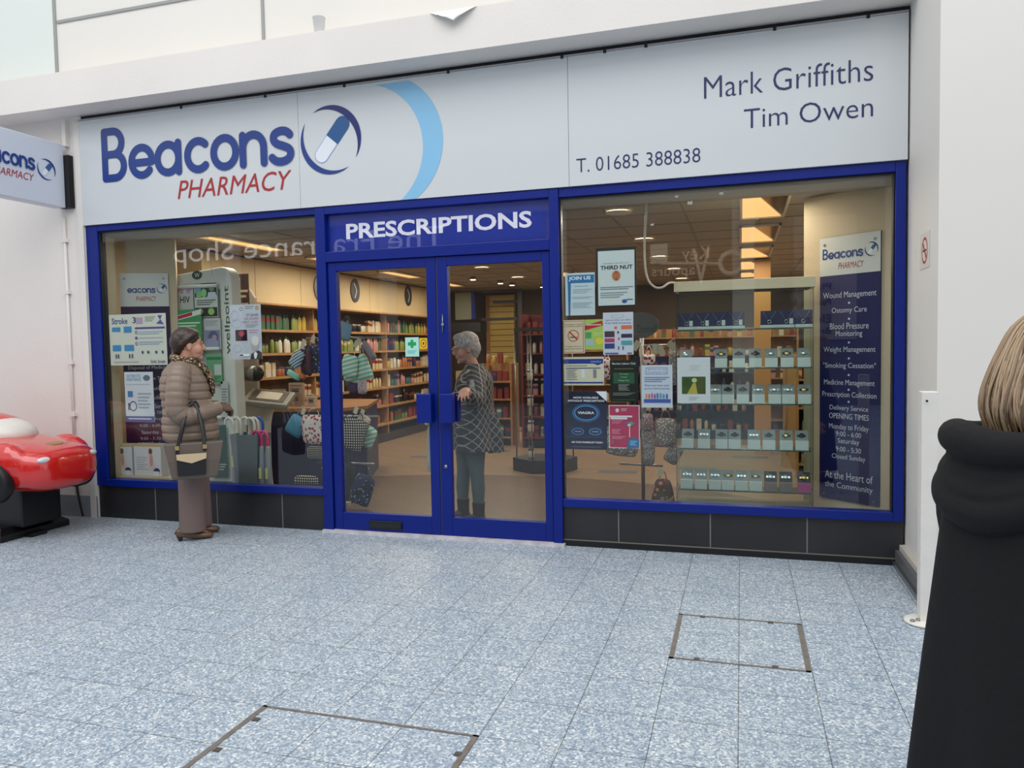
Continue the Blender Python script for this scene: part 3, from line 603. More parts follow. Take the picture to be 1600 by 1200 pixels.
def product(kind, col):
    if (kind, col) in protos: return protos[(kind, col)], True
    b = pmz[col]; c2 = pmz[random.choice(['white', 'cream', 'black', 'green', 'red', 'blue'])]
    if kind == 'bottle': o = P_bottle('toiletry_bottle', .19, .028, b, c2, 0)
    elif kind == 'flask': o = P_bottle('shampoo_bottle', .2, .03, b, c2, 1)
    elif kind == 'tub': o = P_bottle('lotion_tub', .11, .035, b, c2, 2)
    else: o = P_box('carton', .07, .06, .17, b, c2)
    protos[(kind, col)] = o; return o, False
KN = {'bottle': 'toiletry bottle', 'flask': 'shampoo bottle', 'tub': 'lotion tub', 'carton': 'small carton'}; KC = {'bottle': 'bottle', 'flask': 'bottle', 'tub': 'tub', 'carton': 'box'}
def place(kind, col, x, y, z, rz, where, grp, s=1.):
    o, used = product(kind, col)
    if used: o = dup(o, (x, y, z), rz)
    else: o.location = (x, y, z); o.rotation_euler = (0, 0, rz)
    o.scale = (1, 1, s)
    o['label'] = '%s %s %s' % (col, KN[kind], where); o['category'] = KC[kind]; o['group'] = '%s %s' % (KN[kind].split()[-1] + 's', grp)
ORD = ['top', 'second', 'third', 'fourth', 'fifth', 'lowest']
SHC = [['white', 'cream', 'white', 'pink', 'green', 'green', 'lime', 'yellow', 'red', 'white', 'black', 'black', 'white'], ['pink', 'green', 'blue', 'lime', 'lime', 'white', 'cream', 'red', 'lime', 'white'], ['cream', 'yellow', 'white', 'orange', 'blue', 'white', 'red', 'green'], ['cream', 'white', 'teal', 'pink', 'cream', 'black', 'white'], ['red', 'pink', 'black', 'cream', 'white', 'lime'], ['orange', 'green', 'lime', 'red', 'pink']]
for si, z in enumerate(SZ):
    y = 1.42 if si < 3 else (3.0 if si < 4 else 3.9)
    while y < 7.5:
        cs = SHC[si]; col = cs[int((y - 1.4) / 6.2 * len(cs) * 1.7 + random.random() * 1.4) % len(cs)]
        kd = random.choice(['bottle', 'flask', 'carton', 'tub', 'bottle', 'flask'] if si < 2 else ['carton', 'carton', 'tub', 'bottle'])
        if any(abs(y - u) < .055 for u in (3.4, 5.5)): y += .1; continue
        n = random.choice((1, 2, 2, 3))
        for _ in range(n):
            if y > 7.5 or any(abs(y - u) < .055 for u in (3.4, 5.5)): break
            s_ = random.uniform(.86, 1.08) if kd != 'tub' else 1
            place(kd, col, -5.42 + random.uniform(-.02, .02), y, z, 0, 'on the %s shelf of the left wall unit' % ORD[si], 'on the %s left wall shelf' % ORD[si], s_); y += .079 + (.02 if si > 2 else 0)
        y += .02

# ---- back of the shop
BY = 7.7
cr = MB(); cr.box(-5.35, -5.25, 7.62, 7.72, 0, 2.5, mat('oak_post', (190, 140, 80), .5)); tag(cr.build('timber_post'), 'slim oak post at the far end of the left wall shelving', 'post')
t = thing('frosted_screen', 'pale grey frosted glass partition screen with a blue end post at the back', 'screen', (-4.9, BY, 1.9))
a = P(711, 458, BY); b = P(738, 499, BY); MB().box(a.x, b.x, BY - .01, BY + .01, b.z, 2.44, mat('frosted_glass', (128, 132, 112), .5)).build('glass_panel', t)
MB().box(b.x, b.x + .06, BY - .04, BY + .04, b.z, 2.46, M_blue).build('end_post', t)
k = thing('dispensary_hatch', 'black metal window frame of the dispensary hatch at the back of the shop', 'frame', (-4.3, BY, 1.2))
a = P(742, 456, BY); b = P(806, 500, BY); c = P(806, 560, BY)
MB().box(P(743, 0, BY).x, b.x, BY - .03, BY + .03, 2.42, 2.47, M_black).build('top_rail', k); MB().box(P(743, 0, BY).x, P(800, 0, BY).x, BY - .03, BY + .03, b.z, b.z + .05, M_black).build('middle_rail', k)
MB().box(P(801, 0, BY).x, P(808, 0, BY).x, BY - .03, BY + .03, 0, 2.47, M_black).build('upright', k); MB().box(P(793, 0, BY).x, P(797, 0, BY).x, BY + .4, BY + .46, 0, 2.3, M_black).build('upright', k)
MB().box(P(750, 0, BY).x, P(795, 0, BY).x, BY + .4, BY + .46, 2.25, 2.3, M_black).build('inner_rail', k)
MB().box(P(690, 0, BY).x, P(752, 0, BY).x, BY - .4, BY - .06, 1.72, 1.88, M_black).build('dark_canopy', k)
sw = MB(); x0, x1 = P(757, 0, 8.55).x, P(795, 0, 8.55).x; sm_ = mat('slatwall_yellow', (206, 176, 92), .5)
for i in range(14): sw.box(x0, x1, 8.5, 8.6, .9 + i * .11, .9 + i * .11 + .1, sm_)
sw.box(x0, x1, 8.6, 8.66, .8, 2.45, mat('slat_gap', (110, 88, 40), .7)); sw.box(x0 - .08, x0, 8.5, 8.66, 0, 2.45, M_wood); tag(sw.build('slatwall_panel'), 'yellow slatwall display panel on the back wall', 'wall panel')
MB_ = MB(); MB_.box(-5.2, P(730, 0, 8.3).x, 8.1, 8.4, 0, 1.0, M_cream); tag(MB_.build('dispensary_counter', bevel=.01), 'cream counter at the back behind the grey-haired woman', 'counter')

def shelf_unit(name, label, x0, x1, y0, y1, zs, h, m, side=.03, plinth=.1, back=True, openside=True):
    t = thing(name, label, 'shelf unit', ((x0 + x1) / 2, (y0 + y1) / 2, 0))
    for xa in (x0, x1 - side): MB().box(xa, xa + side, y0, y1, 0, h, m).build('side_panel', t)
    if back: MB().box(x0 + side, x1 - side, y1 - .02, y1, 0, h, m).build('back_panel', t)
    for z in zs: MB().box(x0 + side, x1 - side, y0 + .005, y1 - .02, z - .022, z, m).build('shelf', t)
    MB().box(x0 + side, x1 - side, y0, y1 - .02, 0, plinth, M_black).build('plinth', t); return t
def fill(x0, x1, y, zs, cols, where, grp, kinds, step=.085, rz=pi / 2, sc1=1.):
    for i, z in enumerate(zs):
        x = x0 + .05; 
        while x < x1 - .04:
            kd = random.choice(kinds); place(kd, random.choice(cols), x, y, z, rz, where % ORD[min(len(zs) - 1 - i if len(zs) > 1 else 0, 5)], grp, random.uniform(.85, 1.05) * sc1); x += step + random.random() * .03
bc = shelf_unit('merchandise_shelves', 'narrow light oak bookcase of red and blue packets seen beside the grey-haired woman', -3.68, -3.2, 5.2, 5.55, (.12, .4, .68, .94), 1.2, M_wood)
fill(-3.65, -3.22, 5.3, (.12, .4, .68, .94), ['red', 'blue', 'teal', 'red'], 'on the %s shelf of the narrow oak bookcase', 'in the narrow oak bookcase', ['carton'])
fill(-3.66, -3.22, 5.36, (1.2,), ['red', 'orange', 'pink', 'yellow'], 'standing on %s of the narrow oak bookcase', 'on top of the oak bookcase', ['bottle', 'carton', 'tub'])
ns = shelf_unit('merchandise_shelves', 'dark navy shelf unit seen behind the jewellery cabinet', -1.6, .2, 6.4, 6.8, (.12, .42, .72, 1.0), 1.25, M_navy)
fill(-1.55, .15, 6.5, (.12, .42, .72, 1.0), ['red', 'orange', 'cream', 'blue', 'pink', 'white'], 'on the %s shelf of the navy unit', 'in the navy shelf unit', ['carton', 'bottle', 'tub'], .1)
fill(-1.55, .15, 6.55, (1.25,), ['pink', 'red', 'white', 'yellow', 'orange'], 'standing on %s of the navy unit', 'on top of the navy shelf unit', ['carton', 'bottle', 'tub'], .1)
rs = shelf_unit('merchandise_shelves', 'tall dark red shelf unit of gifts seen past the grey-haired woman', -3.0, -2.62, 5.0, 5.4, (.15, .45, .75, 1.05, 1.35, 1.62), 1.9, mat('dark_red_board', (110, 34, 36), .5))
fill(-2.97, -2.65, 5.12, (.15, .45, .75, 1.05, 1.35, 1.62), ['red', 'pink', 'orange', 'white', 'red'], 'on the %s shelf of the tall red unit', 'in the tall dark red unit', ['carton', 'bottle'])
rg = shelf_unit('merchandise_shelves', 'shelf unit of mixed bottles along the right shop wall', .55, 1.0, 3.2, 5.8, (.15, .45, .75, 1.05), 1.3, M_wood)
fill(.6, .95, 3.35, (.15, .45, .75, 1.05), ['yellow', 'green', 'cream', 'red', 'white'], 'on the %s shelf of the right wall unit', 'in the right wall unit', ['bottle', 'carton'])
pp = MB(); pp.box(.16, .36, 4.9, 5.1, 0, 2.5, mat('oak_post', (190, 140, 80), .5)); tag(pp.build('timber_post'), 'broad oak faced post behind the jewellery cabinet', 'post')
bk = shelf_unit('merchandise_shelves', 'wide oak shelf unit across the back of the shop', -3.7, -1.9, 7.95, 8.3, (.15, .45, .75, 1.05, 1.35), 1.5, M_wood)
fill(-3.65, -1.95, 8.05, (.45, .75, 1.05, 1.35), ['red', 'red', 'pink', 'white', 'yellow', 'green', 'black'], 'on the %s shelf of the wide back unit', 'in the wide back unit', ['carton', 'bottle', 'tub'], .13)
bk2 = shelf_unit('merchandise_shelves', 'low oak shelf unit at the far back right of the shop', -1.7, .9, 7.9, 8.3, (.15, .5, .85, 1.2, 1.55), 1.7, M_wood)
fill(-1.65, .85, 8.0, (.5, .85, 1.2, 1.55), ['cream', 'orange', 'pink', 'white', 'yellow', 'green', 'red'], 'on the %s shelf of the far right unit', 'in the far back right unit', ['carton', 'bottle', 'tub'], .14)

# glass gift cabinet behind the right door leaf, on a hexagonal dark base
g = thing('glass_gift_cabinet', 'glass shelf cabinet on a dark hexagonal base just inside the right door leaf', 'display cabinet', (-2.2, 3.15, 0))
hx = [(-2.2 + .38 * math.cos(k * pi / 3 + .3), 3.2 + .33 * math.sin(k * pi / 3 + .3)) for k in range(6)]
MB().prism(hx, .15, mat('dark_base', (34, 34, 40), .5)).build('base', g)
for zz in (.45, .75, 1.05, 1.35): MB().prism([(-2.2 + (x + 2.2) * .85, 3.2 + (y - 3.2) * .85) for x, y in hx], .008, M_cab, Matrix.Translation((0, 0, zz))).build('glass_shelf', g)
for (x, y) in hx[::1]: MB().cyl(V((-2.2 + (x + 2.2) * .88, 3.2 + (y - 3.2) * .88, .15)), V((-2.2 + (x + 2.2) * .88, 3.2 + (y - 3.2) * .88, 1.62)), .009, .009, M_steel, 8).build('corner_post', g)
MB().prism([(-2.2 + (x + 2.2) * .9, 3.2 + (y - 3.2) * .9) for x, y in hx], .04, M_black, Matrix.Translation((0, 0, 1.62))).build('cabinet_top', g)
for zz, lab in ((.15, 'floor'), (.458, 'lowest glass shelf'), (.758, 'second glass shelf'), (1.058, 'third glass shelf')):
    for k in range(5):
        a = k * 2 * pi / 5 + .2; place('tub', 'white' if zz < .2 or k % 2 else 'black', -2.2 + .2 * math.cos(a), 3.2 + .16 * math.sin(a), zz, 0, 'on the %s of the hexagonal cabinet' % lab, 'in the hexagonal glass cabinet')

# ---- left side: counter, kiosk, wellpoint terminal
ct = thing('shop_counter', 'navy counter with an oak top inside the left window', 'counter', (-4.35, 2.2, 0))
CP = [(-4.95, 1.6), (-4.02, 1.75), (-3.90, 2.05), (-4.25, 3.0), (-4.95, 3.0)]
MB().prism(CP, .8, M_navy).build('counter_body', ct)
cx, cy = -4.3, 2.4
MB().prism([(cx + (x - cx) * 1.06, cy + (y - cy) * 1.05) for x, y in CP], .035, mat('counter_oak', (160, 112, 70), .4), Matrix.Translation((0, 0, .8))).build('counter_top', ct)
# wellpoint kiosk
M_kiosk = mat('kiosk_pale_grey', (218, 221, 213), .45); KG = mat('kiosk_green', (36, 70, 52), .5)
k = thing('health_kiosk', 'tall pale grey health kiosk lettered wellpoint holding leaflets, behind the woman in the puffer jacket', 'kiosk', (-4.87, .62, 0))
kx0, kx1, kt = P(264, 438, .55).x, P(359, 420, .55).x, 2.2
pr = [(kx0, 0), (kx1 + .02, 0), (kx1, 2.0)] + [(kx1 - .0 - .10 * (1 - math.cos(a * pi / 16)), 2.10 + .12 * math.sin(a * pi / 16)) for a in range(9)] + [(kx0 + .05, kt - .03), (kx0, kt - .07)]
b = MB(); b.prism(pr, .14, M_kiosk, frame((0, .70, 0))); b.build('kiosk_body', k, bevel=.012)
KF = frame((0, .558, 0))
for zz in (P(330, 447, .55).z, P(330, 545, .55).z, P(330, 652, .55).z): MB().tube([(kx0 + .06, .53, zz), (kx1 - .13, .53, zz)], .017, M_kiosk, 10, k=1).build('leaflet_rail', k)
MB().box(kx1 - .13, kx1 - .12, .545, .56, .3, 2.02, mat('rail_edge', (120, 126, 120), .5)).build('rail_edge', k)
l = MB(); a0 = P(358, 455, .55); a1 = P(358, 545, .55)
l.text('wellpoint', 0, 0, a0.z - a1.z + .10, .07, .001, KG, frame((P(360, 500, .55).x, .559, a1.z - .05), Z, -X), bold=.01); l.prism([(.055 * math.cos(q * pi / 12), .04 * math.sin(q * pi / 12)) for q in range(24)], .003, KG, frame(P(308, 430, .559)))
q_ = P(308, 430, .554); l.text('W', -.028, -.02, .028, .02, .001, mat('white_lettering', (240, 240, 250), .4), frame(q_)); o = l.build('lettering', k); o['label'] = 'green vertical lettering wellpoint and oval badge'
MB().box(kx0 + .0, kx1 - .0, .53, .559, .02, .25, mat('kiosk_base', (60, 96, 90), .5)).build('kiosk_foot', k)
poster('leaflet', 'white HIV leaflet with two pink brains at top left of the kiosk', 'leaflet', 274, 443, 303, 487, .535, (196, 198, 194), [('e', .28, .22, .2, .09, (206, 140, 150)), ('e', .74, .2, .2, .09, (190, 150, 190)), ('r', .3, .3, .45, .34, (110, 160, 190)), ('r', .65, .29, .8, .33, (110, 160, 190)), ('t', 'HIV', .25, .45, .8, .68, (40, 40, 40), .01)])
poster('leaflet', 'photo leaflet of green-tinted people and a doctor on the kiosk', 'leaflet', 303, 441, 341, 495, .533, (206, 214, 208), [('r', .02, .02, .98, .42, (40, 60, 60)), ('r', .02, .02, .3, .3, (120, 170, 190)), ('e', .2, .35, .12, .1, (140, 200, 130)), ('e', .42, .3, .12, .12, (150, 210, 140)), ('e', .76, .16, .12, .1, (120, 150, 110)), ('p', [(.55, .45), (.62, .28), (.92, .28), (1, .45)], (200, 214, 226)), ('l', .1, .5, .92, .68, 3, (90, 100, 100)), ('r', .02, .72, .98, .98, (44, 50, 44)), ('e', .25, .84, .12, .1, (150, 190, 110)), ('e', .72, .84, .14, .1, (150, 200, 110))])
poster('leaflet', 'grey and mauve leaflet of two people lying together, low on the kiosk', 'leaflet', 318, 497, 346, 546, .535, (196, 198, 200), [('l', .1, .08, .9, .26, 4, (150, 152, 156)), ('r', .05, .38, .95, .98, (130, 140, 170)), ('e', .55, .6, .3, .2, (96, 96, 130)), ('e', .62, .62, .14, .09, (180, 150, 160)), ('e', .45, .8, .4, .16, (150, 156, 186))])
poster('leaflet', 'green flyer with a red and white banner behind the woman in the puffer jacket', 'leaflet', 268, 484, 317, 560, .50, (66, 150, 92), [('p', [(0, .14), (1, -.0), (1, .1), (0, .24)], (224, 226, 226)), ('p', [(.04, .15), (.7, .05), (.7, .12), (.04, .22)], (180, 50, 76)), ('l', .05, .26, .95, .44, 3, (210, 232, 214)), ('r', .0, .7, 1, 1, (214, 220, 220)), ('r', .1, .5, .8, .56, (230, 240, 230)), ('e', .1, .6, .2, .14, (226, 230, 228))])
poster('leaflet', 'pale green leaflet in the middle rack of the kiosk', 'leaflet', 322, 553, 348, 600, .535, (110, 170, 130), [('r', .02, .1, .98, .2, (60, 130, 84)), ('r', .5, .35, .95, .7, (200, 214, 204)), ('l', .1, .75, .9, .95, 4, (60, 110, 76))])
poster('leaflet', 'grey-white leaflet in the lower rack of the kiosk', 'leaflet', 345, 596, 358, 652, .535, (196, 202, 200), [('l', .1, .2, .9, .8, 8, (140, 146, 150))])
poster('leaflet', 'dark green leaflet at the foot of the kiosk', 'leaflet', 328, 665, 356, 745, .53, (44, 86, 76), [('l', .3, .75, .95, .9, 3, (190, 200, 196))])
# second darker kiosk top behind
a = P(372, 432, 1.45); b = P(397, 480, 1.45)
t = thing('dark_banner_stand', 'grey arched stand with a dark brown poster, behind the wellpoint kiosk', 'display stand', ((a.x + b.x) / 2 - .1, 1.48, 0))
f = MB(); x0, x1 = a.x - .2, b.x; f.prism([(x0, 0), (x1, 0), (x1, 2.0), (x1 - .05, 2.08), (x1 - .15, 2.13), (x0, 2.15)], .04, mat('stand_grey', (150, 140, 130), .5), frame((0, 1.5, 0))); f.build('stand_body', t)
f = MB(); printed(f, frame((x0 + .04, 1.458, b.z - .2)), x1 - x0 - .1, .55, (56, 42, 34), [('t', 'Her teeth', .3, .3, .95, .42, (200, 180, 160)), ('t', 'Anthea', .3, .5, .95, .64, (200, 180, 160))][:0] + [('l', .35, .3, .95, .5, 2, (170, 150, 130)), ('l', .3, .55, .95, .8, 2, (170, 150, 130))]); f.build('poster_panel', t)
# console with cylinder
t = thing('testing_console', 'pale grey testing console with a tilted screen tray and steel cylinder beside the kiosk', 'console', (-4.6, 1.2, 0))
a = P(380, 584, 1.1); b = P(401, 584, 1.1); f = MB(); f.tube([(a.x - .1, 1.25, a.z), (b.x, 1.1, b.z)], .077, mat('satin_steel', (120, 124, 126), .3, .8), 20, k=1); f.build('cylinder', t)
f = MB(); f.tube([(b.x, 1.1, b.z), (b.x + .008, 1.09, b.z)], .068, M_black, 20, k=1); f.build('cylinder_mouth', t)
f = MB(); p0 = P(384, 606, 1.15); p1 = P(455, 640, 1.0)
Tm = Matrix.Translation(((p0.x + p1.x) / 2 - .02, 1.12, (p0.z + p1.z) / 2 + .02)) @ Euler((.38, .12, .30)).to_matrix().to_4x4()
f.box(-.22, .22, -.15, .15, -.06, 0, mat('console_grey', (150, 146, 136), .5), Tm); f.build('tray', t, bevel=.012)
f = MB(); f.box(-.17, .17, -.11, .12, 0.001, .006, mat('console_recess', (84, 74, 66), .5), Tm); f.build('screen_bezel', t); f = MB(); f.box(-.10, .12, -.08, .08, .007, .009, mat('screen_sheet', (206, 196, 180), .4), Tm); f.build('screen_sheet', t)
f = MB(); f.loft([(-4.68, 1.25, .0, .16, .14), (-4.68, 1.25, .1, .1, .09), (-4.68, 1.25, .7, .1, .09), (-4.64, 1.2, .9, .16, .12), (-4.6, 1.17, .955, .17, .13)], M_kiosk, 20, 3, e=4); f.build('pedestal', t)
# umbrella bin
t = thing('umbrella_bin', 'tapered grey bin holding umbrellas behind the left window', 'bin', (-4.4, .36, 0)); a = P(370, 677, .36); b = P(413, 677, .36)
f = MB(); mb_ = mat('bin_grey', (120, 128, 132), .35, .3); f.add([], [], mb_)
xa, xb, zt = a.x, b.x, a.z; w0 = .72
vs = []
for s_, zz in ((.62, .03), (1, zt)):
    for (x, y) in ((-1, -1), (1, -1), (1, 1), (-1, 1)): vs.append(((xa + xb) / 2 + x * (xb - xa) / 2 * s_, .36 + y * .1 * s_, zz))
for s_, zz in ((.96, zt), (.6, .05)):
    for (x, y) in ((-1, -1), (1, -1), (1, 1), (-1, 1)): vs.append(((xa + xb) / 2 + x * (xb - xa) / 2 * s_, .36 + y * .1 * s_, zz))
fs = [(0, 3, 2, 1)] + [(g_ + i, g_ + (i + 1) % 4, g_ + 4 + (i + 1) % 4, g_ + 4 + i) for g_ in (0, 4, 8) for i in range(4)] + [(12, 13, 14, 15)]
f.add(vs, fs, mb_); f.build('bin_body', t)
def umbrella(label, x, y, zb, zt, hook, canopy, lean=0., clear=False):
    t = thing('umbrella', label, 'umbrella', (x, y, zb), 'folded umbrellas in the window'); L = zt - zb
    d = V((lean, 0, 1)); p = lambda h: (x + lean * h, y, zb + h)
    MB().tube([p(0), p(L * .1), p(L * .5), p(L * .8), p(L * .84)], [.006, .018, .026, .02, .01], canopy, 8, side=(1, 0, 0)).build('folded_canopy', t)
    q = p(L * .86); MB().tube([p(L * .82), q, (q[0] + .0, y, q[2] + .06), (q[0] - .014, y, q[2] + .095), (q[0] - .045, y, q[2] + .112), (q[0] - .078, y, q[2] + .095), (q[0] - .086, y, q[2] + .05)], .0125, hook, 8).build('hooked_handle', t)
    MB().box(q[0] - .012, q[0] + .014, y - .035, y - .033, zb + L * .45, zb + L * .58, pm((220, 214, 150))).build('price_tag', t)
WH = mat('umbrella_white', (214, 212, 206), .4); CL = mat('umbrella_clear', (170, 180, 186), .2, spec=.8); BL = mat('umbrella_blue', (30, 84, 180), .4); PK = mat('umbrella_pink', (220, 60, 130), .4)
hx_ = [(364, 652), (376, 650), (389, 647), (397, 645), (403, 648), (410, 645)]
for i, (px, py) in enumerate(hx_):
    a = P(px, 648, .33 + .03 * (i % 3)); umbrella(['white hooked umbrella, leftmost in the grey bin', 'second white hooked umbrella in the grey bin', 'third white hooked umbrella in the grey bin', 'fourth white hooked umbrella in the grey bin', 'fifth umbrella with a blue band, in the grey bin', 'blue hooked umbrella at the right of the grey bin'][i], a.x * 1.0, a.y, .08, .86, WH if i < 5 else BL, BL if i == 4 else CL, 0)
for i, (px, py) in enumerate(((409, 672), (419, 672))):
    a = P(px + 1, 740, .30); umbrella(['clear umbrella with a pink hook, left of the pair beside the bin', 'clear umbrella with a pink hook, right of the pair beside the bin'][i], a.x, a.y, .02, .74, PK, mat('umbrella_clear_dotted', (150, 160, 168), .2, spec=.8), 0)
# two boxes in window left corner
st = MB(); st.box(-5.33, -4.72, .085, .29, 0, .355, M_beige); tag(st.build('display_step', bevel=.004), 'beige display step under the two white boxes in the left window corner', 'plinth')
for i, (xa, xb) in enumerate(((167, 206), (211, 251))):
    a = P(xa, 745, .13); b = P(xb, 695, .13); t = thing('product_box', ['white product box picturing a woman, left of the pair in the window corner', 'white product box picturing a woman, right of the pair in the window corner'][i], 'box', ((a.x + b.x) / 2, .2, .357))
    MB().box(a.x, b.x,   .13, .24, .357, b.z + .0, mat('carton_white', (216, 214, 216), .4)).build('carton', t)
    m = MB(); printed(m, frame((a.x, .129, .357)), b.x - a.x, b.z - .357, (218, 216, 218), [('r', 0, 0, 1, .07, (206, 170, 110)), ('l', .08, .4, .5, .85, 6, (180, 182, 190)), ('e', .62, .22, .07, .1, (130, 84, 66)), ('p', [(.55, .3), (.7, .3), (.78, .8), (.5, .8)], (226, 200, 196)), ('e', .64, .5, .06, .2, (196, 160, 150)), ('e', .83, .85, .12, .11, (60, 70, 110))]); m.build('box_front', t)
    MB().box(b.x - .08, b.x - .02, .122, .126, .357, .40, pm((226, 226, 226))).build('price_ticket', t)
# ================================================================ POSTERS ON THE GLASS
GY = .012
W0 = (224, 226, 224)
poster('window_poster', 'wide cream poster about stroke in three languages at the left of the left window', 'poster', 170, 491, 262, 570, GY, (226, 228, 216), [('t', 'Stroke', .05, .07, .33, .19, (52, 62, 132), .02), ('t', '3', .42, .06, .48, .18, (60, 50, 120), .02), ('r', .48, .07, .6, .2, (196, 170, 190)), ('l', .64, .06, .82, .17, 3, (150, 150, 130)), ('p', [(.86, .04), (.94, .04), (.91, .12), (.97, .22), (.83, .2), (.9, .13)], (110, 90, 160)), ('r', .05, .25, .2, .34, (70, 150, 205)), ('r', .26, .24, .4, .36, (70, 150, 205)), ('r', .05, .6, .2, .72, (70, 150, 205)), ('r', .26, .6, .43, .72, (70, 150, 205)), ('r', .46, .26, .98, .295, (76, 66, 140)), ('l', .52, .34, .94, .42, 2, (150, 180, 205)), ('l', .52, .46, .94, .5, 1, (170, 176, 196)), ('l', .52, .54, .94, .62, 2, (150, 170, 200)), ('o', .48, .36, .022, .034, (90, 90, 130), .4), ('e', .48, .47, .024, .03, (90, 80, 140)), ('o', .48, .58, .022, .034, (90, 90, 130), .4), ('e', .58, .75, .018, .03, (60, 60, 110)), ('e', .68, .75, .018, .03, (60, 60, 110)), ('e', .82, .75, .018, .03, (60, 60, 110)), ('e', .93, .75, .018, .03, (60, 60, 110)), ('r', .1, .78, .12, .86, (60, 60, 100)), ('r', .14, .78, .16, .86, (60, 60, 100)), ('r', .34, .78, .36, .86, (60, 60, 100)), ('r', .39, .78, .41, .86, (60, 60, 100)), ('l', .06, .92, .5, .96, 1, (180, 180, 170)), ('t', 'Strôc. Stroke', .72, .9, .97, .96, (70, 70, 120), .01)])
poster('window_poster', 'white and blue antibiotic resistance notice below the stroke poster', 'poster', 194, 582, 242, 660, GY, (222, 228, 236), [('t', 'ANTIBIOTIC', .08, .05, .58, .11, (70, 140, 190), .01), ('t', 'RESISTANCE', .08, .12, .58, .18, (70, 140, 190), .01), ('e', .78, .12, .12, .06, (110, 120, 140)), ('l', .06, .24, .9, .28, 1, (190, 200, 210)), ('r', .1, .38, .28, .5, (80, 130, 185)), ('l', .45, .42, .92, .76, 5, (170, 180, 200)), ('o', .28, .68, .13, .1, (60, 60, 110), .2), ('r', .1, .62, .16, .76, (90, 100, 130)), ('r', 0, .88, 1, 1, (96, 108, 160)), ('l', .1, .92, .9, .97, 1, (200, 206, 226))])
poster('window_poster', 'white concert poster with a portrait of an older man in a bow tie', 'poster', 359, 476, 410, 561, GY, (206, 212, 226), [('o', .37, .08, .05, .035, (70, 70, 80), .25), ('e', .88, .07, .065, .045, (214, 170, 120)), ('l', .5, .03, .78, .1, 2, (150, 156, 170)), ('t', "DT DAVIES", .54, .17, .92, .22, (70, 70, 110), .0), ('t', 'YARG. PENCERDD', .46, .24, .92, .28, (196, 110, 140)), ('t', 'NIGHT 15 DEC', .40, .30, .92, .34, (196, 110, 140)), ('l', .5, .36, .92, .43, 3, (170, 176, 190)), ('r', .16, .46, .54, .66, (54, 16, 34)), ('e', .36, .53, .09, .05, (190, 60, 90)), ('l', .6, .46, .92, .54, 2, (200, 150, 170)), ('o', .15, .2, .12, .1, (176, 184, 204), .12), ('o', .2, .34, .16, .08, (176, 184, 204), .1), ('o', .2, .8, .14, .07, (180, 188, 206), .1), ('p', [(.62, 1), (.66, .9), (.9, .84), (1, .88), (1, 1)], (60, 60, 66)), ('p', [(.74, .9), (.8, .86), (.86, .9), (.82, .99), (.76, .99)], (226, 226, 226)), ('e', .78, .72, .13, .13, (170, 170, 172)), ('e', .8, .66, .13, .09, (206, 206, 206)), ('r', .25, .9, .6, .945, (236, 236, 238)), ('r', .27, .91, .4, .935, (60, 60, 70))])
poster('door_notice', 'pale mint notice with a green cross on the left door leaf', 'notice', 633, 527, 655, 557, .003, (176, 226, 214), [('r', .4, .13, .6, .55, (40, 160, 90)), ('r', .2, .25, .8, .43, (40, 160, 90)), ('l', .15, .68, .85, .88, 3, (110, 180, 200))])
poster('door_notice', 'yellow round-symbol sticker beside the mint notice on the left door leaf', 'notice', 655.5, 528, 668, 545, .0025, (236, 186, 50), [('o', .5, .5, .36, .38, (70, 60, 30), .16), ('e', .5, .5, .1, .14, (70, 60, 30))])
t = poster('window_poster', 'framed poster reading THIRD NUT with a walnut, in the right window', 'poster', 931, 387, 995, 479, GY + .004, (30, 34, 36), [])
poster('window_poster', 'pale sheet with a walnut printed under the words THIRD NUT, inside a black border', 'poster', 934, 391, 992, 476, GY, (214, 224, 226), [('t', 'Gentlemen, look after your', .14, .215, .86, .25, (70, 80, 84)), ('t', 'THIRD NUT', .07, .27, .95, .345, (20, 22, 24), .03), ('e', .5, .46, .12, .095, (206, 130, 90)), ('o', .5, .46, .07, .08, (160, 90, 60), .3), ('r', .49, .38, .51, .55, (150, 84, 56)), ('l', .06, .66, .96, .73, 2, (130, 140, 150)), ('l', .06, .76, .8, .88, 3, (150, 160, 168)), ('e', .72, .93, .07, .035, (60, 90, 160)), ('l', .78, .89, .95, .93, 1, (80, 100, 160))])
bpy.data.objects.remove(t)
bd = MB(); a = P(931, 387, .02); b = P(995, 480, .02); bd.box(a.x, b.x, .018, .024, b.z + .005, a.z - .006, M_black); tag(bd.build('poster_board'), 'black backing board behind the walnut poster', 'board')
poster('window_poster', 'white JOIN US poster with a blue corner band', 'poster', 883, 426, 930, 492, GY, (206, 222, 230), [('r', .08, .05, .98, .24, (40, 120, 180)), ('p', [(.08, .05), (.2, .05), (.16, 1), (.1, 1)], (40, 120, 180)), ('t', 'JOIN US', .12, .08, .86, .19, (240, 244, 246), .03), ('t', "Parkinson's UK", .32, .29, .76, .33, (130, 150, 160)), ('l', .26, .38, .92, .5, 3, (170, 190, 200)), ('l', .24, .56, .92, .62, 2, (170, 190, 200)), ('l', .24, .7, .92, .84, 4, (170, 190, 200))])
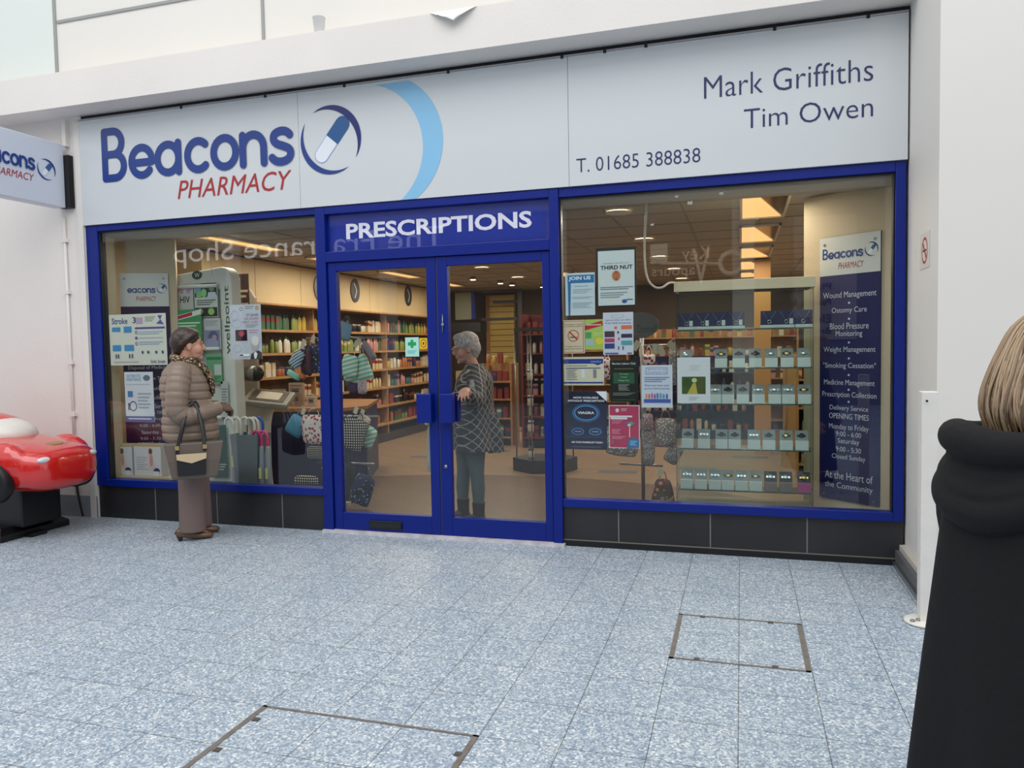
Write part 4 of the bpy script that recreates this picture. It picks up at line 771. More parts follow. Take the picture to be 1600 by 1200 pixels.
poster('window_poster', 'cream no smoking law notice with a red border', 'poster', 878, 500, 914, 552, GY, (222, 204, 174), [('o', .5, .47, .25, .175, (190, 60, 56), .14), ('p', [(.3, .36), (.34, .33), (.7, .58), (.66, .61)], (190, 60, 56)), ('r', .36, .5, .6, .53, (50, 50, 50)), ('r', .62, .5, .68, .53, (190, 60, 56)), ('r', .06, .03, .94, .04, (190, 90, 80)), ('r', .06, .96, .94, .97, (190, 90, 80)), ('r', .05, .03, .07, .97, (190, 90, 80)), ('r', .93, .03, .95, .97, (190, 90, 80)), ('t', 'Mae ysmygu yn y fangre', .1, .11, .9, .15, (60, 60, 60)), ('t', 'hon yn erbyn y gyfraith', .1, .17, .9, .21, (60, 60, 60)), ('t', 'It is against the law to', .14, .77, .86, .81, (60, 60, 60)), ('t', 'smoke in these premises', .1, .84, .9, .88, (60, 60, 60))])
poster('window_poster', 'lime green flyer with a red diagonal band, tucked beside the no smoking notice', 'poster', 914, 499, 943, 546, GY + .003, (176, 206, 100), [('p', [(0, .2), (.95, .04), (1, .2), (0, .36)], (190, 40, 60)), ('l', .1, .16, .9, .24, 1, (240, 200, 205)), ('r', .02, .42, .34, .62, (80, 160, 100)), ('e', .78, .72, .22, .12, (236, 214, 60)), ('r', .02, .66, .5, .88, (170, 200, 196)), ('l', .45, .44, .95, .56, 3, (220, 232, 170))])
poster('window_poster', 'white screening poster with coloured blocks, touching the lime flyer', 'poster', 942, 488, 990, 554, GY, (214, 218, 232), [('r', .28, .06, .68, .13, (170, 176, 200)), ('r', .3, .07, .66, .12, (214, 218, 232)), ('t', 'Sgrinio GIG am ddim', .08, .16, .92, .21, (100, 120, 180)), ('t', 'Free NHS Screening', .08, .23, .92, .28, (70, 90, 160)), ('r', .6, .31, .96, .4, (230, 120, 90)), ('r', .05, .44, .38, .58, (80, 60, 64)), ('r', .6, .51, .96, .6, (60, 50, 90)), ('r', .05, .61, .38, .7, (190, 60, 120)), ('r', .05, .73, .38, .85, (50, 70, 140)), ('r', .6, .67, .96, .77, (70, 150, 160)), ('e', .42, .36, .05, .03, (220, 90, 60)), ('e', .5, .47, .03, .03, (60, 60, 90)), ('e', .52, .62, .03, .03, (190, 50, 90)), ('r', .64, .8, .68, .88, (50, 60, 110)), ('r', .5, .8, .53, .88, (50, 60, 110)), ('r', .06, .95, .5, .98, (60, 80, 160)), ('r', .8, .95, .95, .98, (100, 100, 120))])
poster('window_poster', 'landscape white and blue price table poster', 'poster', 879, 558, 944, 602, GY, (222, 216, 190), [('r', .02, .07, .98, .24, (30, 60, 150)), ('p', [(.75, .24), (.94, .24), (.86, .3)], (30, 60, 150)), ('t', 'VIAGRA', .68, .14, .94, .2, (200, 210, 240)), ('l', .08, .3, .6, .35, 1, (100, 100, 110)), ('r', .08, .38, .92, .41, (60, 70, 130)), ('l', .1, .44, .36, .76, 7, (140, 140, 150)), ('r', .46, .44, .54, .74, (230, 232, 240)), ('r', .74, .44, .82, .74, (140, 140, 156)), ('l', .1, .78, .36, .82, 1, (60, 60, 70)), ('r', .02, .88, .98, .93, (30, 50, 130))])
poster('window_poster', 'black Merthyr Labour Club poster with a green glow panel', 'poster', 953, 563, 997, 628, GY, (20, 30, 28), [('t', 'Merthyr Labour Club', .08, .06, .92, .12, (226, 232, 230), .01), ('l', .15, .2, .85, .24, 1, (120, 110, 80)), ('r', .12, .3, .88, .56, (40, 90, 62)), ('t', 'Two Voices', .34, .31, .66, .35, (170, 210, 180)), ('t', 'Tyedyetts', .38, .39, .62, .43, (170, 210, 180)), ('t', 'Midnight Disco', .3, .47, .7, .51, (190, 220, 196)), ('l', .3, .58, .7, .74, 6, (150, 156, 150)), ('l', .1, .78, .9, .86, 3, (130, 136, 130)), ('l', .1, .94, .9, .96, 1, (40, 120, 70))])
poster('window_poster', 'white notice with a row of coloured people and a blue band', 'poster', 1002, 571, 1051, 637, GY, (210, 218, 234), [('r', .14, .06, .84, .22, (70, 90, 160)), ('r', .155, .07, .825, .21, (210, 218, 234)), ('t', 'Sgrinio am oes', .2, .08, .8, .125, (80, 100, 170)), ('t', 'Screening for life', .2, .15, .8, .195, (80, 100, 170)), ('l', .1, .28, .9, .42, 3, (110, 130, 180)), ('t', 'Find out how and', .12, .45, .88, .5, (90, 110, 170)), ('t', 'get free NHS screening', .1, .53, .9, .58, (90, 110, 170)), ('e', .16, .73, .03, .06, (230, 150, 90)), ('e', .25, .73, .03, .06, (226, 110, 90)), ('e', .34, .72, .03, .07, (180, 90, 150)), ('e', .43, .73, .03, .06, (120, 80, 160)), ('e', .52, .72, .035, .07, (70, 110, 190)), ('e', .62, .72, .03, .07, (60, 150, 160)), ('e', .72, .73, .03, .06, (70, 130, 200)), ('e', .82, .73, .03, .06, (60, 90, 170)), ('r', .08, .8, .94, .88, (60, 84, 160))])
poster('window_poster', 'tall navy VIAGRA poster, bottom left of the right window', 'poster', 883, 613, 949, 703, GY, (24, 28, 60), [('t', 'NOW AVAILABLE', .2, .09, .8, .125, (232, 236, 244), .03), ('t', 'WITHOUT PRESCRIPTION', .06, .145, .94, .18, (232, 236, 244), .03), ('e', .5, .37, .34, .16, (30, 90, 150)), ('e', .5, .37, .28, .125, (110, 180, 220)), ('e', .5, .37, .265, .115, (16, 26, 60)), ('t', 'VIAGRA', .3, .345, .7, .39, (235, 240, 246), .03), ('r', .12, .6, .46, .77, (20, 40, 84)), ('r', .54, .6, .9, .77, (20, 40, 84)), ('e', .3, .69, .15, .06, (60, 130, 190)), ('e', .3, .69, .13, .048, (20, 34, 70)), ('e', .72, .69, .15, .06, (60, 130, 190)), ('e', .72, .69, .13, .048, (20, 34, 70)), ('t', 'VIAGRA', .22, .68, .38, .7, (200, 210, 226)), ('t', 'VIAGRA', .64, .68, .8, .7, (200, 210, 226)), ('r', 0, .78, 1, .79, (50, 60, 90)), ('t', 'ASK YOUR PHARMACIST TODAY', .14, .86, .9, .89, (226, 230, 240), .02), ('l', .15, .95, .85, .965, 1, (110, 116, 140)), ('p', [(.74, 0), (1, 0), (1, .17)], (214, 220, 232))])
poster('window_poster', 'pink and red health leaflet with white border beside the navy poster', 'poster', 951, 634, 1000, 701, GY, (214, 208, 216), [('r', .03, .02, .97, .98, (184, 44, 88)), ('e', .28, .12, .06, .045, (230, 214, 222)), ('l', .4, .08, .6, .15, 2, (220, 190, 200)), ('r', .03, .24, .76, .28, (232, 226, 232)), ('r', .06, .285, .6, .33, (232, 226, 232)), ('l', .1, .35, .46, .44, 3, (220, 130, 160)), ('p', [(.52, .37), (.62, .4), (.74, .44), (.86, .36), (.8, .46), (.7, .5), (.58, .46)], (70, 110, 190)), ('e', .72, .42, .07, .04, (90, 170, 90)), ('e', .66, .46, .05, .03, (236, 220, 200)), ('r', .66, .5, .69, .74, (236, 180, 170)), ('l', .1, .56, .4, .68, 4, (216, 130, 160)), ('l', .1, .72, .55, .8, 3, (216, 130, 160)), ('e', .12, .86, .05, .05, (120, 90, 90)), ('p', [(.58, 1), (.62, .8), (.8, .74), (.97, .78), (.97, .98)], (40, 96, 140)), ('l', .68, .82, .92, .94, 4, (130, 180, 210))])
poster('window_poster', 'white card with a small photo of a woodland path, on the cabinet glass', 'poster', 1058, 559, 1110, 630, GY, (218, 224, 230), [('l', .38, .17, .72, .3, 4, (190, 196, 204)), ('r', .14, .42, .86, .8, (70, 90, 40)), ('e', .3, .56, .15, .1, (50, 84, 36)), ('p', [(.3, .8), (.48, .56), (.56, .56), (.62, .8)], (190, 176, 80)), ('e', .52, .5, .08, .05, (200, 210, 150)), ('r', .64, .5, .66, .78, (110, 84, 60)), ('r', .74, .46, .76, .78, (110, 84, 60)), ('l', .36, .86, .66, .95, 3, (200, 204, 210))])
for i, (px, py, s_) in enumerate(((1078, 317, .03), (1127, 302, .025), (1057, 307, .02), (1019, 351, .02), (1183, 341, .018))):
    a = P(px, py, .012); m = MB(); m.prism([(-s_ * .6, -s_ * .3), (s_ * .5, -s_ * .4), (s_ * .6, s_ * .5), (0, s_ * .2), (-s_ * .4, s_ * .45)], .001, pm((196, 192, 184)), frame(a)); tag(m.build('tape_scrap'), ['largest white scrap of torn tape on the right window glass', 'small square tape scrap at the top of the right window', 'faint tape scrap left of the largest one', 'thin tape scrap near the hanging white cable', 'tape scrap beside the square louvre lights'][i], 'tape scrap', 'tape scraps on the right window')

# ---------------------------------------------------------------- sign boards on the angled side panels
def board(px0, px1, pt, pb, p0, n, u, col, split, lines, drop, label, wm_):
    a = PH(px0, pt, p0, n); b = PH(px1, pt, p0, n); z0 = PH((px0 + px1) / 2, pb, p0, n).z; z1 = PH((px0 + px1) / 2, pt, p0, n).z
    W = (V((b.x, b.y, 0)) - V((a.x, a.y, 0))).length; N_ = -n if n.dot(EYE - p0) < 0 else n
    F = frame(V((a.x, a.y, z0)) + N_ * .012, u); H = z1 - z0
    t = thing('service_board', label, 'sign', V((a.x, a.y, z0)))
    zc = lambda py: PH((px0 + px1) / 2, py, p0, n).z - z0
    m = MB(); m.box(0, W, 0, H, -.01, 0, pm(col), F); m.box(0, W, zc(split), H, 0, .002, pm((206, 210, 208)), F)
    for (u_, v_) in ((.04, .03), (W - .04, .03), (.04, H - .05), (W - .04, H - .05)): m.box(u_ - .008, u_ + .008, v_ - .008, v_ + .008, .002, .006, M_steel, F)
    m.build('board_panel', t); l = MB()
    for (s_, py, h_, cu, wd) in lines:
        if s_ == '.': l.prism([(cu * W + .008 * math.cos(k), zc(py) + .008 * math.sin(k)) for k in [q * pi / 6 for q in range(12)]], .001, pm((206, 210, 222)), F)
        else: l.text(s_, (cu - wd / 2) * W, zc(py) - h_ / 2, (cu + wd / 2) * W, zc(py) + h_ / 2, .002, pm((206, 210, 222)), F)
    l.build('lettering', t); l = MB(); h_ = wm_[1] * W; xe = beacons(MB(), F, 0, 0, h_)
    beacons(l, F, W * .05, zc(wm_[0]), h_ * (W * .68 / xe), t=.003, drop=drop); l.text('PHARMACY', W * .32, zc(wm_[0]) - .075, W * .74, zc(wm_[0]) - .03, .003, RED, F, shear=.2); capsule_logo(l, F, W * .86, zc(wm_[0]) + .04, W * .105, .003)
    o = l.build('wordmark', t); return t
board(1283, 1378, 367, 784, WR0, WRn, WRd, (22, 26, 84), 428, [('Wound Management', 461, .055, .5, .88), ('.', 473, 0, .5, 0), ('Ostomy Care', 485, .05, .5, .58), ('.', 498, 0, .5, 0), ('Blood Pressure', 509, .045, .5, .64), ('Monitoring', 522, .05, .5, .44), ('.', 535, 0, .5, 0), ('Weight Management', 547, .05, .5, .86), ('.', 560, 0, .5, 0), ('°Smoking Cessation°', 572, .05, .5, .88), ('.', 586, 0, .5, 0), ('Medicine Management', 599, .05, .5, .84), ('.', 609, 0, .5, 0), ('Prescription Collection', 618, .05, .5, .9), ('.', 628, 0, .5, 0), ('Delivery Service', 639, .045, .5, .64), ('OPENING TIMES', 651, .04, .5, .66), ('Monday to Friday', 669, .05, .5, .66), ('9:00 - 6:00', 679, .035, .5, .42), ('Saturday', 691, .045, .5, .36), ('9:00 - 5:30', 703, .035, .5, .42), ('Closed Sunday', 716, .045, .5, .56), ('At the Heart of', 745, .055, .5, .8), ('the Community', 762, .055, .5, .8)], '', 'navy and white Beacons PHARMACY board listing services, at the right end of the right window', (402, .1))
board(187, 263, 427, 752, WL0, WLn, WLd, (44, 26, 66), 479, [('Disposal of Medicines', 575, .04, .54, .88), ('Blood Pressure Testing', 592, .04, .52, .9), ('Delivery', 608, .04, .7, .3), ('Collection', 621, .04, .74, .36), ('Service', 635, .04, .76, .3), ('OPENING TIMES', 645, .03, .56, .6), ('Monday to Friday', 656, .04, .5, .66), ('9:00 - 6:00', 665, .028, .5, .42), ('Saturday', 676, .04, .5, .36), ('9:00 - 5:30', 685, .028, .5, .42), ('Closed Sunday', 694, .04, .5, .56), ('At the Heart of', 715, .045, .56, .8), ('the Community', 725, .045, .56, .8)], 'B', 'plum and white pharmacy opening times board at the left end of the left window', (458, .1))

# ---------------------------------------------------------------- jewellery cabinet
J = thing('jewellery_cabinet', 'glass display cabinet with a cream header holding watches and necklaces in the right window', 'display cabinet', (.01, .58, 0))
jx0, jx1, jy0, jy1 = -.468, .49, .45, .69; JS = [1.548, 1.263, .998, .662, .355]
MB().box(jx0 - .01, jx1 + .01, jy0 - .01, jy1, 1.83, 1.905, mat('header_cream', (224, 210, 176), .4)).build('header', J, bevel=.003)
MB().box(jx0, jx1, jy0, jy1, .0, .26, mat('cabinet_base', (150, 128, 96), .5)).build('cabinet_base', J)
ed = mat('glass_edge', (70, 96, 92), .2)
for z in JS: MB().box(jx0 + .01, jx1 - .01, jy0 + .01, jy1 - .01, z - .008, z, ed).build('glass_shelf', J)
for (a, b, c, d_) in ((jx0, jx1, jy0, jy0 + .005), (jx0, jx0 + .005, jy0 + .006, jy1), (jx1 - .005, jx1, jy0 + .006, jy1), (jx0, jx1, jy1 - .005, jy1)): MB().box(a, b, c, d_, .26, 1.83, M_cab).build('glass_side', J)
for x in (jx0, jx1 - .004): MB().box(x, x + .004, jy0 - .002, jy0 + .004, .26, 1.83, mat('cabinet_edge', (36, 46, 44), .4)).build('edge_trim', J)
MB().box(jx0 + .02, jx1 - .02, jy0 + .03, jy1 - .03, 1.822, 1.83, M_black).build('lamp_strip', J)
GW = mat('gift_box_white', (232, 234, 232), .45); GC = mat('gift_cushion', (150, 156, 160), .7)
def watchbox(label, body, tray, face, strap, wd=.088, cat_='watch box', grp='open watch boxes in the cabinet'):
    t = thing('watch_box', label, cat_, (0, 0, 0), grp)
    MB().box(-wd / 2, wd / 2, -.045, .035, 0, .068, body).build('box_base', t, bevel=.002)
    Tm = Matrix.Translation((0, .0, .068)) @ Euler((.95, 0, 0)).to_matrix().to_4x4()
    MB().box(-wd / 2, wd / 2, -.005, .082, -.004, .004, tray, Tm).build('box_tray', t)
    w_ = MB(); Tf = Tm @ Matrix.Translation((0, .035, .012)); w_.lathe([(.016, 0), (.017, .004), (.015, .006)], face, 16, Tf); o = w_.build('watch_face', t)
    w_ = MB(); Tr = Tm @ Matrix.Translation((0, .035, .006)); w_.box(-.03, -.015, -.008, .008, -.003, .003, strap, Tr); w_.box(.015, .03, -.008, .008, -.003, .003, strap, Tr); w_.build('watch_strap', t)
    return t
def necklace(label):
    t = thing('necklace_box', label, 'necklace box', (0, 0, 0), 'necklace boxes on the top cabinet shelf')
    MB().box(-.062, .062, -.04, .04, 0, .022, GW).build('box_base', t, bevel=.002)
    MB().box(-.06, .06, -.02, -.016, .022, .125, mat('navy_card', (28, 34, 84), .6)).build('necklace_card', t)
    s = MB(); s.tube([(-.045, -.02, .12), (-.02, -.022, .08), (0, -.023, .055), (.02, -.022, .08), (.045, -.02, .12)], .0014, M_steel, 6); s.tube([(.012 * math.cos(k * pi / 6), -.024, .045 + .012 * math.sin(k * pi / 6)) for k in range(13)], .002, mat('silver', (220, 220, 225), .2, .9), 6, k=1); s.build('silver_necklace', t)
    return t
first = None; NM = ['first', 'second', 'third', 'fourth', 'fifth', 'sixth', 'seventh', 'eighth', 'ninth']
for i, cx in enumerate((197, 347, 500, 660, 972, 1132, 1290)):
    a = P(1040 + cx / 6, 513, .5); o = necklace('x') if first is None else dup(first, (0, 0, 0)); first = first or o
    o.location = (a.x, .52, 1.548); o['label'] = 'silver necklace on a navy card, %s from the left on the top cabinet shelf' % NM[i]
    if i in (0, 1, 2, 3, 5):
        tg = MB(); tg.box(a.x + .02, a.x + .045, .49, .492, 1.575, 1.615, pm((226, 230, 232))); tag(tg.build('price_tag'), 'white price tag on the %s necklace box from the left' % NM[i], 'price tag', 'price tags on the necklace boxes')
DK = mat('watch_dark', (30, 28, 32), .3); SV = mat('watch_silver', (226, 228, 230), .2, .6); GD = mat('watch_gold', (216, 190, 130), .25, .7); BRN = mat('strap_brown', (96, 54, 40), .5)
wa = watchbox('x', GW, GC, SV, SV); wb_ = watchbox('x', GW, GC, DK, DK); wc = watchbox('x', GW, GC, GD, BRN); wd_ = watchbox('x', mat('gift_box_taupe', (150, 132, 128), .5), mat('tray_black', (26, 26, 28), .5), SV, SV); we = watchbox('x', mat('gift_box_pink', (206, 90, 150), .5), mat('tray_black', (26, 26, 28), .5), GD, GD)
usedw = set()
def putw(pr, cx, z, zs, row, i, desc):
    a = P(cx, zs, .5); o = pr if pr.name not in usedw else dup(pr, (0, 0, 0)); usedw.add(pr.name); o.location = (a.x, .515, z)
    o['label'] = '%s watch box, %s from the left on the %s cabinet shelf' % (desc, NM[i], row)
for i, (cx, pr, ds) in enumerate(((188, wa, 'white'), (520, wc, 'white gold-faced'), (686, wb_, 'white dark-watch'), (842, wb_, 'white dark-watch'), (990, wa, 'white'), (1138, wc, 'white gold-faced'), (1296, wa, 'white'))): putw(pr, 1040 + cx / 6, JS[1], 574, 'second', i, ds)
for i, (cx, pr, ds) in enumerate(((465, wa, 'white'), (585, wb_, 'white dark-watch'), (724, wb_, 'white dark-watch'), (870, wa, 'white'), (1022, wa, 'white'), (1150, wa, 'white'), (1300, wc, 'white gold-faced'))): putw(pr, 1040 + cx / 6, JS[2], 630, 'third', i, ds)
for i, (cx, pr, ds) in enumerate(((208, wb_, 'white dark-watch'), (360, wa, 'white'), (525, wb_, 'pale'), (648, wb_, 'white dark-watch'), (828, wa, 'pale'), (968, wb_, 'white dark-watch'), (1132, wc, 'white gold-faced'), (1277, wb_, 'white dark-watch'))): putw(pr, 1040 + cx / 6, JS[3], 703, 'fourth', i, ds)
for i, (cx, pr, ds) in enumerate(((200, wa, 'white'), (332, wa, 'white'), (464, wa, 'white'), (585, wc, 'white'), (712, wa, 'white'), (845, wc, 'white pink-lined'), (985, wd_, 'taupe'), (1128, wd_, 'taupe and black'), (1300, we, 'bright pink'))): putw(pr, 1040 + cx / 6, JS[4], 768, 'lowest', i, ds)
cb = MB(); cb.tube([P(1011, 290, .3), P(1010, 330, .3), P(1007, 375, .3), P(1008, 415, .3), P(1013, 438, .3), P(1024, 449, .3), P(1035, 449, .3), P(1046, 442, .36), (-.462, .5, 1.9)], .008, mat('white_cable', (206, 196, 180), .5), 8); tag(cb.build('power_cable'), 'white power cable looping down from the ceiling to the display cabinet', 'cable')
hc = MB(); hc.tube([P(323, 356, .2), P(326, 385, .3), P(332, 430, .5)], .002, mat('white_cable', (206, 196, 180), .5), 6); tag(hc.build('hanging_wire'), 'thin wire hanging above the kiosk in the left window', 'wire')

# ---------------------------------------------------------------- bag stands
def bag(label, cat_, px, py, w_px, h_px, yy, m, top=1., tilt=0., loop=True, d=.06, name='hanging_bag', tagc=None, rim=None):
    a = P(px, py, yy); sc1 = (P(px + 50, py, yy).x - P(px - 50, py, yy).x) / 100; szz = (P(px, py - 50, yy).z - P(px, py + 50, yy).z) / 100
    Wd, Hh = w_px * sc1, h_px * szz; t = thing(name, label, cat_, a)
    R = Matrix.Translation(a) @ Matrix.Rotation(tilt, 4, Y) @ Matrix.Rotation(pi / 2, 4, X)
    MB().pillow(Wd, Hh, d, m, R, top).build('bag_body', t)
    if loop:
        hw = Wd * .22 * top
        MB().tube([R @ V((-hw, Hh * .47, 0)), R @ V((-hw * .7, Hh * .5 + .04, 0)), R @ V((0, Hh * .5 + .06, 0)), R @ V((hw * .7, Hh * .5 + .04, 0)), R @ V((hw, Hh * .47, 0))], .004, rim or m, 6).build('handle_loop', t)
    if rim: MB().tube([R @ V((sx * Wd / 2 * (top if sy > 0 else 1), sy * Hh / 2, 0)) for sx, sy in ((-.97, -.95), (.97, -.95), (.97, .95), (-.97, .95), (-.97, -.95))], .004, rim, 6, k=1).build('piping', t)
    if tagc is not None:
        b = P(tagc[0], tagc[1], yy - .05); Tt = Matrix.Translation(b) @ Matrix.Rotation(.4, 4, Y); MB().box(-.02, .02, -.001, .001, -.032, .032, pm((214, 206, 180)), Tt).build('price_tag', t)
    return t
mint = patt('mint_stripes', 'stripes', (136, 206, 174), (232, 240, 230), 26, width=.5, ang=.25); teal = patt('teal_stripes', 'stripes', (50, 110, 150), (206, 214, 216), 40, ang=.5, width=.45)
hound = patt('houndstooth', 'checks', (36, 36, 38), (236, 226, 206), 42); hound2 = patt('houndstooth_small', 'checks', (30, 30, 32), (196, 190, 170), 60)
rosy = patt('red_spotted', 'dots', (232, 224, 218), (170, 40, 62), 32, width=.42); nfl = patt('navy_floral', 'dots', (36, 48, 84), (150, 170, 200), 34, width=.28, c3=(20, 24, 40)); burg = patt('burgundy_print', 'dots', (52, 26, 40), (120, 110, 120), 40, width=.22)
spot = patt('grey_spotted', 'dots', (140, 128, 122), (226, 216, 206), 55, width=.38); spot2 = patt('grey_spotted_fine', 'dots', (136, 126, 122), (216, 208, 200), 85, width=.38); blueq = mat('blue_quilt', (86, 150, 184), .6, bump=.6, bscale=90); flor = patt('red_floral', 'dots', (120, 50, 46), (190, 160, 110), 22, width=.34, c3=(90, 80, 50))
t = thing('bag_stand', 'chrome stand hung with purses and cloth bags behind the blue mullion left of the doors', 'display stand', (-3.75, 1.05, 0))
c0 = P(515, 545, 1.05); xs0 = c0.x
MB().cyl(V((xs0, 1.05, .02)), V((xs0, 1.05, 1.52)), .018, .018, M_steel).build('pole', t)
MB().lathe([(.22, 0), (.22, .02), (.03, .035)], M_black, 24, Matrix.Translation((xs0, 1.05, 0))).build('foot_plate', t)
for zz, ya, yb in ((P(465, 530, 1.05).z, 462, 590), (P(500, 650, 1.05).z, 470, 572), (P(480, 722, 1.05).z, 475, 565)):
    MB().tube([(P(ya, 0, 1.05).x, 1.05, zz), (P(yb, 0, 1.05).x, 1.05, zz)], .012, M_steel, 8, k=1).build('hanging_arm', t)
    MB().tube([(xs0, .85, zz - .02), (xs0, 1.2, zz - .02)], .01, M_steel, 8, k=1).build('hanging_arm', t)
for a in ((xs0 - .19, .85), (xs0 + .2, .9)): MB().box(a[0] - .05, a[0] + .05, a[1] - .03, a[1] + .03, 0, .03, mat('stand_foot_white', (170, 166, 160), .5)).build('stand_foot', t)
bag('teal and white striped pouch hanging by its corner, leftmost on the left stand', 'pouch', 464, 561, 20, 30, .95, teal, .8, .6, tagc=(473, 540))
bag('dark burgundy printed purse hanging beside the teal striped pouch', 'purse', 477, 563, 14, 46, 1.0, burg, tagc=(474, 535))
bag('navy floral bag against the blue mullion on the left stand', 'bag', 492, 560, 24, 46, 1.0, nfl, tagc=(489, 530))
bag('plum purse between the burgundy purse and the navy floral bag', 'purse', 483, 566, 8, 44, .96, mat('plum', (74, 30, 54), .6))
bag('mint green fabric elephant toy hanging under the purses', 'soft toy', 459, 586, 22, 10, .96, mat('mint_fabric', (140, 206, 184), .7), 1, .5, loop=False, name='soft_toy')
bag('orange fabric toy hanging under the purses', 'soft toy', 473, 588, 10, 8, .95, mat('orange_fabric', (196, 110, 60), .7), 1, .6, loop=False, name='soft_toy')
bag('pale blue lunch bag at the top of the left door leaf view', 'bag', 538, 517, 24, 28, 1.0, mat('pale_blue_fabric', (130, 166, 190), .6), .85, .3, rim=mat('pale_rim', (70, 90, 110), .5))
bag('mint striped folded shopper, left of the pair seen in the left door leaf', 'bag', 546, 572, 28, 36, .93, mint, .85, .2, tagc=(556, 538))
bag('mint striped cone-shaped bag, right of the pair seen in the left door leaf', 'bag', 568, 573, 32, 42, .98, mint, .35, -.1, tagc=(560, 534))
bag('mint striped bag showing below the folded shopper', 'bag', 552, 590, 30, 16, 1.0, mint, 1, .2, loop=False)
bag('grey phone pouch with a small face, at the right of the striped bags', 'pouch', 577, 548, 10, 34, .96, mat('mauve_grey', (150, 140, 150), .6), 1, -.6)
bag('rust coloured purse behind the mint cone-shaped bag', 'purse', 572, 560, 12, 44, 1.05, mat('rust_fabric', (106, 54, 44), .7), .8, -.25)
bag('purple and white pouch hanging low in the left door leaf', 'pouch', 553, 606, 16, 20, 1.02, mat('purple_fabric', (70, 50, 90), .7))
bag('pale pink printed pouch hanging low in the left door leaf', 'pouch', 566, 604, 14, 24, 1.0, patt('pink_print', 'dots', (196, 176, 180), (150, 110, 120), 50, width=.3))
bag('blue quilted bag hanging at the counter side of the left stand', 'bag', 462, 665, 28, 34, .98, blueq, .8, .5, loop=True)
bag('white bag printed with red spots, lower tier of the left stand', 'bag', 490, 671, 34, 46, .93, rosy, 1.15, .04, tagc=(474, 643))
bag('small black checked lunch bag below the red spotted bag', 'bag', 493, 708, 26, 22, .95, hound2, 1, 0)
bag('black and cream checked bag at the bottom of the left window', 'bag', 479, 750, 40, 14, .85, hound, .9, 0, loop=False)
bag('large black and white houndstooth tote in the left door leaf', 'bag', 552, 678, 38, 50, .88, hound, 1.05, .32, rim=mat('dark_rim', (40, 36, 36), .5), tagc=(556, 641))
bag('mint striped folded bag behind the houndstooth tote', 'bag', 575, 682, 28, 34, .98, mint, .7, .6, loop=False)
bag('floral cream bag wedged between the houndstooth tote and the mint bag', 'bag', 565, 665, 22, 36, .94, patt('cream_floral', 'dots', (206, 196, 180), (160, 110, 110), 40, width=.3), .9, .5, loop=False, tagc=(566, 645))
bag('navy floral rucksack at the foot of the left door leaf', 'bag', 566, 765, 34, 50, .8, nfl, .9, .35)
bag('black rucksack at the foot of the left door leaf, touching the mullion', 'bag', 543, 752, 30, 60, .84, mat('black_fabric', (24, 26, 32), .7), .9, 0)
t = thing('bag_stand', 'chrome stand with an oval grey sign and spotted bags beside the jewellery cabinet', 'display stand', (-.84, .85, 0))
q = P(1003, 540, .85); xs1 = q.x
MB().cyl(V((xs1, .85, .02)), V((xs1, .85, 1.62)), .016, .016, M_steel).build('pole', t); MB().lathe([(.2, 0), (.2, .02), (.03, .035)], M_black, 24, Matrix.Translation((xs1, .85, 0))).build('foot_plate', t)
MB().tube([(P(938, 0, .85).x, .85, q.z), (P(1045, 0, .85).x, .85, q.z)], .01, M_steel, 8, k=1).build('hanging_arm', t)
MB().tube([(P(960, 0, .85).x, .85, P(1000, 725, .85).z), (P(1030, 0, .85).x, .85, P(1000, 727, .85).z)], .01, M_steel, 8, k=1).build('hanging_arm', t)
a = P(1000, 508, .83); m = MB(); m.prism([(.15 * math.cos(k * pi / 16), .105 * math.sin(k * pi / 16)) for k in range(32)], .01, mat('oval_grey', (84, 86, 88), .5), frame((a.x, .84, a.z))); m.text('Donnell', -.02, -.06, .13, .0, .011, mat('oval_text', (50, 52, 54), .5), frame((a.x, .84, a.z))); m.build('oval_header', t)
for i, (px, py) in enumerate(((994, 540), (1024, 545), (1033, 548), (1050, 540))):
    b = P(px, py, .78); tg = MB(); Tt = Matrix.Translation(b) @ Matrix.Rotation(.6 - .5 * i, 4, Y); tg.box(-.025, .025, -.001, .001, -.04, .04, pm((196, 188, 166)), Tt); tg.build('price_tag', t)
bag('grey bag with pale spots partly hidden behind the pink leaflet', 'bag', 972, 690, 52, 46, .8, spot, 1, .1)
bag('small pink edged round spotted purse on the right stand', 'purse', 1012, 660, 20, 28, .74, patt('pink_spotted', 'dots', (150, 110, 112), (206, 196, 190), 60, width=.36), .8, 0)
bag('long narrow grey spotted bag hanging below the round purse', 'bag', 1013, 698, 20, 58, .79, spot2, 1.1, 0)
bag('rounded grey spotted bag with a pink tab, under the white notice', 'bag', 1040, 676, 32, 46, .76, spot, 1, 0, rim=mat('pink_piping', (150, 90, 96), .6))
bag('grey spotted bag tilted behind, touching the cabinet side', 'bag', 1052, 710, 24, 30, .8, spot2, 1, .5, loop=False)
bag('red and green floral bag at the foot of the right stand', 'bag', 1036, 768, 40, 40, .7, flor, .6, 0, tagc=(1032, 738))
bag('pink and grey spotted pouch just under the top arm of the right stand', 'pouch', 1014, 562, 20, 18, .82, rosy, 1, 0)
bag('grey spotted shopper hanging behind the white notice at the cabinet edge', 'bag', 1052, 572, 14, 60, .84, spot2, 1, 0)
bag('cream spotted bag left of the black club poster', 'bag', 948, 575, 12, 34, .82, rosy, 1, 0)
